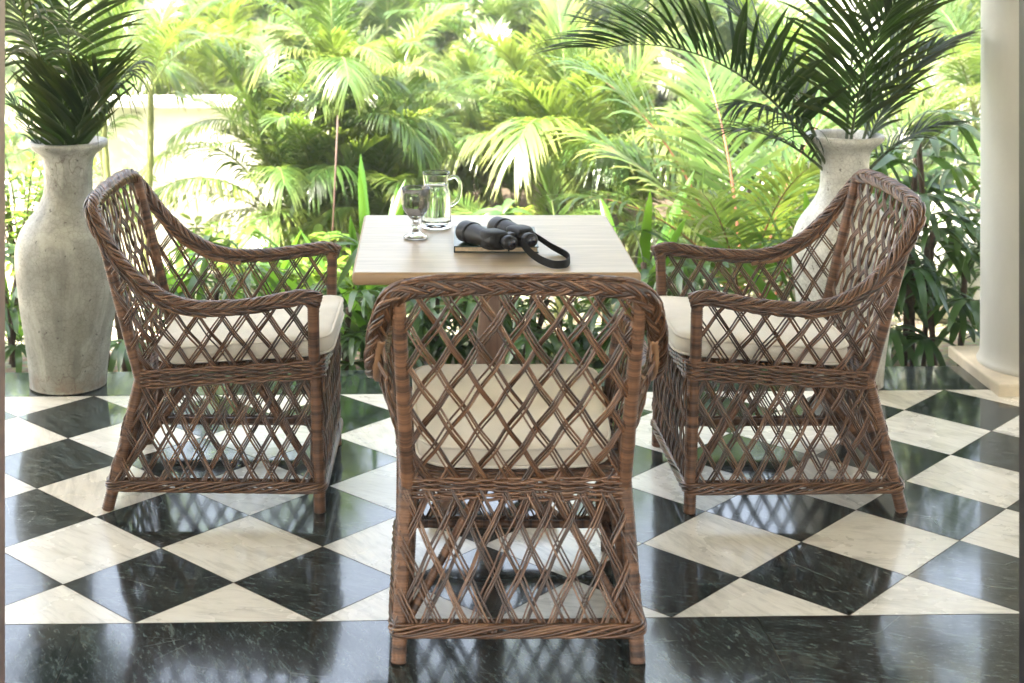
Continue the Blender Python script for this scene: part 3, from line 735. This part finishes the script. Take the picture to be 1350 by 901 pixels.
def place(o, loc, az, tilt=0.0, sc_=1.0, roll=0.0):
    o.matrix_local = Matrix.Translation(loc) @ Matrix.Rotation(az, 4, 'Z') @ Matrix.Rotation(tilt, 4, 'Y') @ Matrix.Rotation(roll, 4, 'Z') @ Matrix.Scale(sc_, 4)

# arrangements in the two vases
def vase_palm(loc, z, specs, label):
    og = random.Random(4)
    root = empty('palm_plant', (loc[0], loc[1], z - .02), 0, label, 'palm plant')
    for k, (az, kw) in enumerate(specs):
        o = frond(seed=50 + k, fold=True, segs=6, rr=.0075, **kw).build('frond', [M['vase_leaf'], M['rachis_dark']], root); place(o, (.035 * math.cos(R(az)) + og.uniform(-.01, .01), .035 * math.sin(R(az)), 0), R(az))
    return root
base = dict(n=32, ll=.42, w=.018, vee=14, droop=.30, t0=.2)
vase_palm(VR, zr, [
    (183, dict(base, L=1.06, a0=30, bend=76, ll=.50, n=38, droop=.25, t0=.22, w=.023, vee=48, al0=74, al1=30)),
    (-14, dict(base, L=.9, a0=12, bend=40, ll=.52, n=32, w=.019, al0=46, al1=20, droop=.22, t0=.24)),
    (160, dict(base, L=1.05, a0=20, bend=44, ll=.46, n=32, al0=48, t0=.24, droop=.3)),
    (62, dict(base, L=1.0, a0=10, bend=32, ll=.46, n=30, al0=46, t0=.26)),
    (-82, dict(base, L=.80, a0=12, bend=46, ll=.44, n=30, al0=50, t0=.24, droop=.25)),
    (202, dict(base, L=.54, a0=28, bend=62, ll=.28, n=26, w=.011, droop=.6, t0=.36)),
    (-6, dict(base, L=.38, a0=38, bend=40, ll=.26, n=20, w=.012, droop=.3, t0=.3)),
    (188, dict(base, L=.44, a0=44, bend=44, ll=.28, n=18, w=.012, droop=.3, t0=.3)),
    (20, dict(base, L=.62, a0=20, bend=44, ll=.36, n=24, al0=46, t0=.28, droop=.25)),
], 'dark green palm fronds standing in the cream vase beside the column')
vase_palm(VL, zl, [
    (236, dict(base, L=.98, a0=2, bend=58, ll=.46, n=36, droop=.75, t0=.42, al0=70, al1=35, w=.019)),
    (-40, dict(base, L=.44, a0=6, bend=36, ll=.36, n=28, w=.019, t0=.24, al0=50, al1=30, droop=.15)),
    (20, dict(base, L=.5, a0=8, bend=44, ll=.28, n=20, droop=.9, w=.012, t0=.5)),
    (170, dict(base, L=.36, a0=22, bend=18, ll=.18, n=18, w=.010, t0=.3, al0=35)),
    (100, dict(base, L=1.0, a0=6, bend=40, ll=.42, n=34, t0=.4)),
    (-85, dict(base, L=.40, a0=4, bend=30, ll=.32, n=24, t0=.3, al0=44, al1=25, droop=.12)),
], 'dark green palm fronds standing in the grey crackled vase')

# shared frond shapes for the garden
FR = []
for k, kw in enumerate([dict(L=1.0, a0=14, bend=95, droop=.5), dict(L=1.05, a0=8, bend=65, droop=.35, vee=32), dict(L=.95, a0=22, bend=120, droop=.6, vee=18),
                        dict(L=1.1, a0=10, bend=80, droop=.45, side_bend=.12), dict(L=.9, a0=30, bend=90, droop=.7, vee=10), dict(L=1.0, a0=5, bend=48, droop=.25, vee=38)]):
    mb = frond(seed=k, n=58, ll=.33, w=.0135, pw=1.3, **kw)
    FR.append((mb, mb.mesh('frond', [M['areca'], M['rachis']]), mb.mesh('frond', [M['areca_deep'], M['rachis']])))
def stem_mesh(h):
    b = MB(); n = max(6, int(h / .03)); z = np.linspace(-.05, h, n); P = np.column_stack([.03 * np.sin(z * 2.2), 0 * z, z])
    rr = (.02 - .006 * z / max(h, .1)) * (1 + .12 * (np.arange(n) % 3 == 0)); b.tube(P, rr, 8); return b.mesh('stem', M['stem'])
STEMS = {h: stem_mesh(h) for h in (.15, .4, .7, 1.0, 1.4, 1.9)}
def areca(px, D, label, hs=(.4, .7), nf=5, sc_=1.0, seed=0, spread=.18, shade=1, tilt=0, azs=None, group='areca palms in the garden', z=-.15):
    g = random.Random(seed); root = empty('areca_palm', ((px - 563.2) * D / 2003, D, z), g.uniform(0, 6.28), label, 'palm', group)
    for h in hs:
        a = g.uniform(0, 6.28); r = g.uniform(.02, spread); x, y = r * math.cos(a), r * math.sin(a)
        s = link('stem', STEMS[h], root); ln = g.uniform(0, .16); place(s, (x, y, 0), a, ln)
        top = Vector((x, y, 0)) + Matrix.Rotation(a, 3, 'Z') @ Matrix.Rotation(ln, 3, 'Y') @ Vector((.03 * math.sin(h * 2.2), 0, h - .03))
        a0 = g.uniform(0, 6.28)
        for k in range(nf):
            fr = g.choice(FR); o = link('frond', fr[shade], root)
            place(o, top, a0 + k * 2.4 + g.uniform(-.4, .4), g.uniform(-.15, .3) + tilt, sc_ * g.uniform(.75, 1.12), g.uniform(-.3, .3))
    return root
areca(385, 7.6, 'areca palm clump with yellow stems standing in front of the white garden wall', (.7, 1.0, .7, .4, .4, .15, .15), 6, .8, 11)
areca(172, 7.4, 'slender areca palm with thin stems behind the grey vase, before the wall', (1.0, 1.0), 5, .62, 12, .1)
areca(455, 7.7, 'bushy areca palm at the end of the white wall', (.15, .4, .4, .7, .15), 6, .75, 13)
areca(255, 9.2, 'areca palm whose fronds droop over the top of the white wall', (.4, .7, .7), 6, .9, 31)
areca(520, 8.5, 'arching areca palm directly behind the water jug', (.4, .7, .4, .15, .15, .15), 7, .85, 14)
areca(610, 9.3, 'areca palm with drooping tops behind the centre of the table', (.7, .4, .4, .15, .15), 7, .95, 15)
areca(700, 8.7, 'dense areca palm behind the binoculars end of the table', (.4, .4, .4, .15, .15), 7, .9, 16)
areca(800, 7.9, 'pale sunlit areca palm with broad arching fronds, between table and cream vase', (.15, .4, .4, .15), 7, 1.05, 17)
areca(1245, 8.6, 'areca palm with silvery fronds beside the white column', (.15, .4, .7, .4), 6, .9, 19)
areca(1170, 7.5, 'yellow-green areca palm just behind the cream vase', (.15, .4), 6, .9, 20)
areca(1060, 8.8, 'areca palm standing before the white garden pillar', (.4, .7, .15), 6, .95, 21)
areca(70, 8.2, 'sunlit areca palm at the open end of the garden wall', (.4, .7), 5, .9, 22)
areca(700, 7.0, 'small areca palm with low yellowing fronds close behind the table', (.15, .15), 5, .62, 23, tilt=.2)
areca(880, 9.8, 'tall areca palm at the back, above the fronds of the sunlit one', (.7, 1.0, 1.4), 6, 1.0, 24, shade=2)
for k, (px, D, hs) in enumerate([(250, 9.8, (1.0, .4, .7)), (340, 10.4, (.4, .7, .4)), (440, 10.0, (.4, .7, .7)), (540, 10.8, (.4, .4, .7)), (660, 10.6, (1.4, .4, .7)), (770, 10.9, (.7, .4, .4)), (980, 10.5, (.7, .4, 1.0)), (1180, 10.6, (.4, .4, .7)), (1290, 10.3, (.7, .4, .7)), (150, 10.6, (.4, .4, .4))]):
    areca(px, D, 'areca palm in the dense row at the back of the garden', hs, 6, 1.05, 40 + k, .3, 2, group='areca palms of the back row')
# the big sharp fronds close behind the right-hand armchair
root = empty('feather_palm', ((985 - 563.2) * 6.7 / 2003, 6.7, -.15), 0, 'stemless palm with tall upright green fronds close behind the veranda edge', 'palm')
for k, (az, tl, s_) in enumerate([(165, .05, 1.35), (150, .35, 1.25), (20, .0, 1.3), (-20, .25, 1.1), (100, .0, 1.4), (200, .45, 1.1), (-70, .1, 1.0), (240, .2, .95), (60, .3, 1.1)]):
    o = frond(L=1.0, a0=6, bend=52, n=42, ll=.42, w=.0145, vee=20, droop=.4, seed=200 + k, segs=5).build('frond', [M['areca'], M['rachis_red']], root); place(o, (rng.uniform(-.06, .06), rng.uniform(-.06, .06), 0), R(az), tl, s_)

# far-off growth that reads as one mass
def thicket():
    b = MB(); g = np.random.default_rng(5)
    for k in range(330):
        D = g.uniform(11.2, 16); X = g.uniform(-5.5, 6.5); z = g.uniform(-.1, 1.15) * (.6 + .4 * (D - 11) / 5); mb = FR[int(g.integers(6))][0]
        az, tl, s_ = g.uniform(0, 6.28), g.uniform(-.2, .5), g.uniform(.9, 1.6)
        Mx = np.array(Matrix.Translation((X, D, z)) @ Matrix.Rotation(az, 4, 'Z') @ Matrix.Rotation(tl, 4, 'Y') @ Matrix.Scale(s_, 4))
        base = b.n
        for v, a in zip(mb.v, mb.a): b.v.append(v @ Mx[:3, :3].T + Mx[:3, 3]); b.a.append(a)
        for f, m in zip(mb.f, mb.m): b.f.append(f + base); b.m.append(m)
        b.n += mb.n
    return b
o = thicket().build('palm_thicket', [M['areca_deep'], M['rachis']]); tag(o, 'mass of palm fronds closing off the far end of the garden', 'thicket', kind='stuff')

# lady palms: canes with fans of broad fingers
def fan(nf, l, w, seed):
    g = np.random.default_rng(seed); b = MB(); b.mi = 1; pl = l * .9
    P = spline([(0, 0, 0), (pl * .4, 0, pl * .25), (pl * .8, 0, pl * .3)], 10); b.tube(P, np.linspace(.003, .002, 10), 5); b.mi = 0; c = P[-1]
    for i in range(nf):
        a = math.radians((i / (nf - 1) - .5) * 230 + g.normal(0, 6)); D = nrm(V(math.cos(a), math.sin(a), .15 + g.normal(0, .12))); ll = l * g.uniform(.8, 1.1) * (1 - .25 * abs(a) / 2)
        q = np.linspace(0, 1, 7)[:, None]; dr = g.uniform(.35, .75); C = c + D * ll * q * (1 - .15 * q) + V(0, 0, -1) * ll * dr * q ** 2
        Wv = nrm(np.cross(D, V(0, 0, 1))); nn = np.cross(Wv, D); hw = (w * .5 * np.interp(q[:, 0], [0, .15, .5, .85, 1], [.25, .8, 1., .8, .25]))[:, None]
        vs = np.stack([C + Wv * hw + nn * hw * .35, C, C - Wv * hw + nn * hw * .35], 1).reshape(-1, 3); k = np.arange(6)[:, None] * 3
        b.add(vs, [np.concatenate([k + [0, 1, 4, 3], k + [1, 2, 5, 4]])], np.repeat(q[:, 0], 3))
    return b.mesh('leaf_fan', [M['rhapis'], M['rachis_dark']])
FANS = [fan(7, .24, .034, 1), fan(9, .26, .03, 2), fan(6, .22, .04, 3), fan(8, .28, .03, 4)]
def lady_palm(px, D, label, canes, sc_=1.0, seed=0, spread=.2, dense=7, group='lady palms along the veranda edge', z=-.15):
    g = random.Random(seed); root = empty('lady_palm', ((px - 563.2) * D / 2003, D, z), 0, label, 'lady palm', group)
    for h in canes:
        x, y = g.uniform(-spread, spread), g.uniform(-spread, spread) * .5; lx, ly = g.uniform(-.08, .08), g.uniform(-.06, .06)
        b = MB(); P = spline([(x, y, -.04), (x + lx * .5, y + ly * .4, h * .5), (x + lx, y + ly, h)], 14); b.tube(P, .011 * (1 + .2 * (np.arange(14) % 2)), 7); b.build('cane', M['cane'], root)
        nl = max(4, int(dense * (.5 + h))); a0 = g.uniform(0, 6)
        for k in range(nl):
            t = .35 + .65 * k / (nl - 1); p = P[int(t * 13)]; o = link('leaf_fan', g.choice(FANS), root)
            place(o, p, a0 + k * 2.4 + g.uniform(-.4, .4), g.uniform(-.7, -.05) if t > .75 else g.uniform(-.35, .25), sc_ * g.uniform(.8, 1.15), g.uniform(-.2, .2))
    return root
lady_palm(1235, 6.15, 'tall dark lady palm between the cream vase and the white column', (.85, .7, .55, .4, .95), 1.0, 1, .16, 8)
lady_palm(1285, 6.5, 'lady palm half hidden by the white column', (.8, .6, .45), 1.05, 2, .14)
lady_palm(1130, 6.3, 'lady palm behind the foot of the cream vase', (.4, .55, .3), .95, 3, .2)
lady_palm(700, 6.15, 'lady palm seen under the table, beside its pedestal', (.3, .22, .38, .25), .85, 4, .22, 9)
lady_palm(590, 6.25, 'lady palm seen through the lattice back at the goblet end of the table', (.28, .4, .2), .85, 5, .16, 9)
lady_palm(810, 6.1, 'low lady palm between the table and the armchair by the cream vase', (.3, .42, .22), .85, 6, .14, 9)
lady_palm(470, 6.05, 'lady palm at the veranda edge beneath the table corner by the goblet', (.3, .38, .2, .25), .85, 7, .14, 9)
lady_palm(165, 6.1, 'low lady palm between the grey vase and the armchair', (.2, .3), .8, 8, .12, 9)
lady_palm(25, 6.2, 'low lady palm by the door jamb beside the grey vase', (.3, .22, .36), .85, 9, .14, 9)
lady_palm(930, 6.2, 'low lady palm seen through the armchair in front of the cream vase', (.25, .34, .2), .85, 10, .16, 9)

# blade-leaved plants
def blades(px, D, label, n, l, w, seed, spread=.5, z=-.15, group='blade-leaved plants'):
    g = np.random.default_rng(seed); root = empty('blade_plant', ((px - 563.2) * D / 2003, D, z), 0, label, 'plant', group)
    for i in range(n):
        a = g.uniform(0, 6.28); ln = g.uniform(.05, spread); ll = l * g.uniform(.7, 1.1); q = np.linspace(0, 1, 10)[:, None]
        D_ = V(math.cos(a) * math.sin(ln), math.sin(a) * math.sin(ln), math.cos(ln)); H = V(math.cos(a), math.sin(a), 0)
        C = D_ * ll * q + (H * .35 * g.uniform(.2, 1.) - V(0, 0, 1) * .18 * g.uniform(.2, 1.)) * ll * q ** 2.2 + V(math.cos(a), math.sin(a), 0) * .02
        Wv = nrm(np.cross(D_, H + V(0, 0, .01)) + g.normal(0, .25, 3)); nn = nrm(np.cross(Wv, D_))
        hw = (w * .5 * g.uniform(.8, 1.2) * np.interp(q[:, 0], [0, .25, .6, .9, 1], [.35, .8, 1., .55, .02]))[:, None]
        vs = np.stack([C + Wv * hw + nn * hw * .4, C, C - Wv * hw + nn * hw * .4], 1).reshape(-1, 3); k = np.arange(9)[:, None] * 3
        b = MB(); b.add(vs, [np.concatenate([k + [0, 1, 4, 3], k + [1, 2, 5, 4]])], np.repeat(q[:, 0], 3)); b.build('blade', M['strapleaf'], root)
    return root
blades(490, 6.35, 'bright green blade-leaved plant rising behind the table corner by the goblet', 30, .78, .05, 1, 1.0)
blades(250, 6.4, 'bright green blade-leaved plant seen through the arms of the armchair near the wall', 10, .55, .045, 2, .7)
blades(840, 6.5, 'blade-leaved plant at the table corner beside the strap', 9, .75, .06, 3, .5)
blades(1075, 6.4, 'blade-leaved plant against the shoulder of the cream vase', 12, .85, .055, 4, .6)
blades(20, 6.6, 'blade-leaved plant by the door jamb behind the grey vase', 12, .55, .05, 5, .7)
blades(330, 6.5, 'low blade-leaved plant behind the seat of the armchair near the wall', 12, .5, .045, 6, .8)

# leafy shrubs
def shrub(px, D, label, h, r, n, seed, lw=.05, ll=.1, z=-.15):
    g = np.random.default_rng(seed); root = empty('leafy_shrub', ((px - 563.2) * D / 2003, D, z), 0, label, 'shrub', 'leafy shrubs in the garden'); b = MB(); st = MB()
    for s in range(max(5, n // 30)):
        a = g.uniform(0, 6.28); tip = V(math.cos(a) * r * g.uniform(.2, 1), math.sin(a) * r * g.uniform(.2, 1), h * g.uniform(.55, 1)); P = spline([(0, 0, -.03), tuple(tip * V(.4, .4, .6)), tuple(tip)], 12); st.tube(P, np.linspace(.007, .002, 12), 5)
        for i in range(30):
            p = P[int(g.integers(4, 12))] + g.normal(0, .015, 3); D_ = nrm(V(g.normal(), g.normal(), g.uniform(-.3, .8))); W_ = nrm(np.cross(D_, V(0, 0, 1))); l = ll * g.uniform(.6, 1.2); w = lw * g.uniform(.7, 1.1)
            vs = [p, p + D_ * l * .35 + W_ * w * .5, p + D_ * l * .4 - V(0, 0, .006), p + D_ * l * .35 - W_ * w * .5, p + D_ * l * .75 + W_ * w * .35 - V(0, 0, .01), p + D_ * l * .75 - W_ * w * .35 - V(0, 0, .01), p + D_ * l - V(0, 0, .03), p + D_ * l * .75 - V(0, 0, .016)]
            b.add(vs, [np.array([[0, 2, 1, 1], [0, 3, 2, 2]])[:, :3], np.array([[1, 2, 7, 4], [2, 3, 5, 7]]), np.array([[4, 7, 6], [7, 5, 6]])], [0, .3, .3, .3, .7, .7, 1, .7])
    b.build('foliage', M['shrubleaf'], root); st.build('branches', M['cane'], root); return root
shrub(395, 6.9, 'small light green shrub behind the arm of the armchair near the wall', .42, .2, 170, 1)
shrub(30, 7.1, 'yellow-green shrub in full sun beyond the grey vase', .85, .35, 420, 2, .04, .09)
shrub(305, 7.3, 'low shrub at the foot of the white garden wall', .35, .25, 180, 3)
shrub(120, 7.6, 'loose sunlit shrub between the grey vase and the end of the wall', .55, .3, 240, 4)
shrub(1260, 7.3, 'rounded shrub behind the lady palm near the column', .6, .3, 300, 5)
shrub(455, 6.7, 'light green shrub between the table corner and the armchair near the wall', .5, .25, 260, 7, .05, .12)
lady_palm(640, 6.35, 'bright lady palm behind the turned table pedestal', (.3, .45, .25), .9, 12, .2, 9)
lady_palm(300, 6.3, 'low lady palm behind the seat of the armchair near the wall', (.25, .35, .2), .9, 13, .2, 9)
shrub(560, 7.2, 'small shrub in the sun behind the table pedestal', .4, .25, 180, 6)

# garden wall, pillar, planter, stake, ground
def wall(xa, xb, D, h, z0=-.15):
    b = MB(); b.box(((xa + xb) / 2, D, (h + z0) / 2), ((xb - xa) / 2, .09, (h - z0) / 2)); return b
gw = empty('garden_wall', (0, 0, 0), 0, 'low white plastered garden wall behind the palms', 'wall')
wall(-1.78, -.30, 8.55, .62).build('wall_face', M['plaster'], gw, False); b = MB(); b.box((-1.04, 8.55, .64), (.76, .12, .02)); b.build('coping', M['plaster'], gw, False)
b = MB(); b.box((0, 0, 1.1), (.14, .14, 1.25)); b.box((0, 0, 2.38), (.18, .18, .03)); pi = b.build('garden_pillar', M['plaster'], None, False); pi.location = ((1128 - 563.2) * 9.6 / 2003, 9.6, 0); tag(pi, 'square white garden pillar seen through the fronds above the cream vase', 'pillar')
gw2 = empty('boundary_wall', (0, 0, 0), 0, 'white boundary wall running on from the garden pillar', 'wall')
wall(2.86, 5.6, 9.6, .78).build('wall_face', M['plaster'], gw2, False); b = MB(); b.box((4.23, 9.6, .80), (1.38, .12, .02)); b.build('coping', M['plaster'], gw2, False)
b = MB(); b.lathe([(.0, 0), (.15, 0), (.21, .10), (.25, .22), (.25, .33), (.20, .45), (.15, .5), (.165, .53), (.15, .535), (.135, .5), (.0, .48)], 48); o = b.build('garden_urn', M['plaster']); o.location = ((1235 - 563.2) * 7.0 / 2003, 7.0, -.15); tag(o, 'rounded white garden urn behind the lady palm', 'urn')
b = MB(); b.tube([(0, 0, -.2), (.05, 0, .93)], .0045, 7); o = b.build('plant_stake', M['stake']); o.location = ((431 - 563.2) * 6.9 / 2003, 6.9, -.15); tag(o, 'thin rusty plant stake leaning before the areca palm', 'stake')
for px, D, r_, lab in ((1212, 11.5, .09, 'grey tree trunk behind the boundary wall'), (790, 12.0, .06, 'slim grey tree trunk in the back of the palm growth')):
    t = empty('shade_tree', ((px - 563.2) * D / 2003, D, -.15), rng.uniform(0, 6), lab + ', carrying a high leafy crown', 'tree')
    b = MB(); P = spline([(0, 0, -.1), (.06, .03, 1.6), (-.05, .06, 3.2), (.1, 0, 4.6)], 30); b.tube(P, np.linspace(r_ * 1.2, r_ * .6, 30), 12)
    g = np.random.default_rng(int(px)); lf = MB(); ends = []
    for k in range(9):
        a = g.uniform(0, 6.28); p0 = P[int(g.integers(20, 30))]; p1 = p0 + V(math.cos(a) * g.uniform(.7, 1.7), math.sin(a) * g.uniform(.7, 1.7), g.uniform(.3, 1.4)); b.tube(spline([p0, (p0 + p1) / 2 + V(0, 0, .15), p1], 10), np.linspace(r_ * .4, .012, 10), 6); ends += [p1, (p0 + p1) / 2 + V(0, 0, .15)]
    b.build('trunk', M['bark'], t)
    for e in ends:
        for k in range(60):
            p = e + g.normal(0, .34, 3); D_ = nrm(g.normal(0, 1, 3) * V(1, 1, .5)); W_ = nrm(np.cross(D_, V(0, 0, 1))); l = g.uniform(.07, .14)
            lf.add([p, p + D_ * l * .5 + W_ * l * .25, p + D_ * l, p + D_ * l * .5 - W_ * l * .25], [np.array([[0, 1, 2, 3]])])
    lf.build('crown', [M['areca_deep']], t)
b = MB(); b.add([(-400, DE - .5, -.15), (400, DE - .5, -.15), (400, 800, -.15), (-400, 800, -.15), (-400, -400, -.16), (400, -400, -.16)], [np.array([[0, 1, 2, 3], [4, 5, 1, 0]])]); o = b.build('ground', M['ground'], None, False); tag(o, kind='structure')

# thin haze volume added to imitate the veiling glare over the garden
b = MB(); b.box((0, 200, 2.95), (410, 610, 4.15)); hz = NT('glare_haze'); pv = hz.n('ShaderNodeVolumePrincipled'); pv.inputs['Color'].default_value = (.95, .97, .92, 1); pv.inputs['Density'].default_value = HAZE
hz.l(pv.outputs[0], hz.out.inputs['Volume']); o = b.build('haze', hz.m, None, False); tag(o, kind='stuff')

g_ = np.random.default_rng(8); a_ = np.linspace(0, 2 * math.pi, 48, endpoint=False)
b = MB(); rad_ = 1 + .05 * np.sin(5 * a_ + 1) + .04 * np.sin(9 * a_) + g_.normal(0, .015, 48)
b.add(np.column_stack([1.9 + 2.95 * np.sign(np.cos(a_)) * np.abs(np.cos(a_)) ** .6 * rad_, 11.6 + 4.1 * np.sign(np.sin(a_)) * np.abs(np.sin(a_)) ** .6 * rad_, np.full(48, -.145)]), [np.arange(48)[None]]); o = b.build('dark_gap_bed', M['soil'], None, False); tag(o, kind='structure')  # dark soil sheet added so the gaps between the palms turn dark
def hedge():
    b = MB(); g = np.random.default_rng(12)
    for k in range(9000):
        X = g.uniform(-1.2, 5.0); p = V(X, 11.0 + .35 * math.sin(X * 2.3) + g.normal(0, .3), g.uniform(-.15, .75 + .3 * math.sin(X * 1.7 + 1) + .12 * math.sin(X * 6)))
        D_ = nrm(g.normal(0, 1, 3) * V(1, 1, .7)); W_ = nrm(np.cross(D_, V(0, 0, 1))); l = g.uniform(.08, .17)
        b.add([p, p + D_ * l * .5 + W_ * l * .25 - V(0, 0, .006), p + D_ * l - V(0, 0, .02), p + D_ * l * .5 - W_ * l * .25 - V(0, 0, .006)], [np.array([[0, 1, 2, 3]])])
    return b
o = hedge().build('undergrowth', M['rhapis']); tag(o, 'dark leafy undergrowth behind the palms', 'undergrowth', kind='stuff')

# ------------------------------------------------------------------ light, camera, render
wd = bpy.data.worlds.new('World'); sc.world = wd; wd.use_nodes = True; nt = wd.node_tree
sky = nt.nodes.new('ShaderNodeTexSky'); sky.sky_type = 'NISHITA'; sky.sun_disc = False; sky.dust_density = 5.0; sky.ozone_density = 0.3; sky.air_density = .8
bg = nt.nodes['Background']; hs = nt.nodes.new('ShaderNodeHueSaturation'); hs.inputs['Saturation'].default_value = .68; nt.links.new(sky.outputs[0], hs.inputs['Color']); nt.links.new(hs.outputs[0], bg.inputs[0]); bg.inputs[1].default_value = .15
to_sun = Vector((-.40, -.20, .88)).normalized()
sky.sun_elevation = math.asin(to_sun.z); sky.sun_rotation = math.atan2(to_sun.x, to_sun.y)
sl = bpy.data.lights.new('sun', 'SUN'); sl.energy = 4.0; sl.angle = R(.5); sl.color = (1, .93, .80); so_ = bpy.data.objects.new('sun', sl); COL.objects.link(so_)
so_.rotation_euler = to_sun.to_track_quat('Z', 'Y').to_euler(); so_.location = (0, 0, 12)
cd = bpy.data.cameras.new('camera'); cam = bpy.data.objects.new('camera', cd); COL.objects.link(cam); sc.camera = cam
cam.location = (0, 0, CAM_H); cam.rotation_euler = (R(90), 0, 0); cd.sensor_width = 36; cd.lens = 2003 / 1350 * 36
cd.shift_x = 111.8 / 1350; cd.shift_y = -563.7 / 1350; cd.clip_start = .05; cd.clip_end = 2000
cd.dof.use_dof = True; cd.dof.focus_distance = 4.2; cd.dof.aperture_fstop = 4.2
vs_ = sc.view_settings; vs_.view_transform = 'Standard'; vs_.look = 'None'; vs_.exposure = 3.45; vs_.use_white_balance = True; vs_.white_balance_temperature = 6650; vs_.white_balance_tint = 6; vs_.gamma = 1; vs_.use_curve_mapping = False
cy = sc.cycles; cy.max_bounces = 10; cy.diffuse_bounces = 5; cy.glossy_bounces = 4; cy.transmission_bounces = 10; cy.transparent_max_bounces = 8
cy.caustics_reflective = False; cy.caustics_refractive = False; cy.use_denoising = True; cy.sample_clamp_indirect = 8
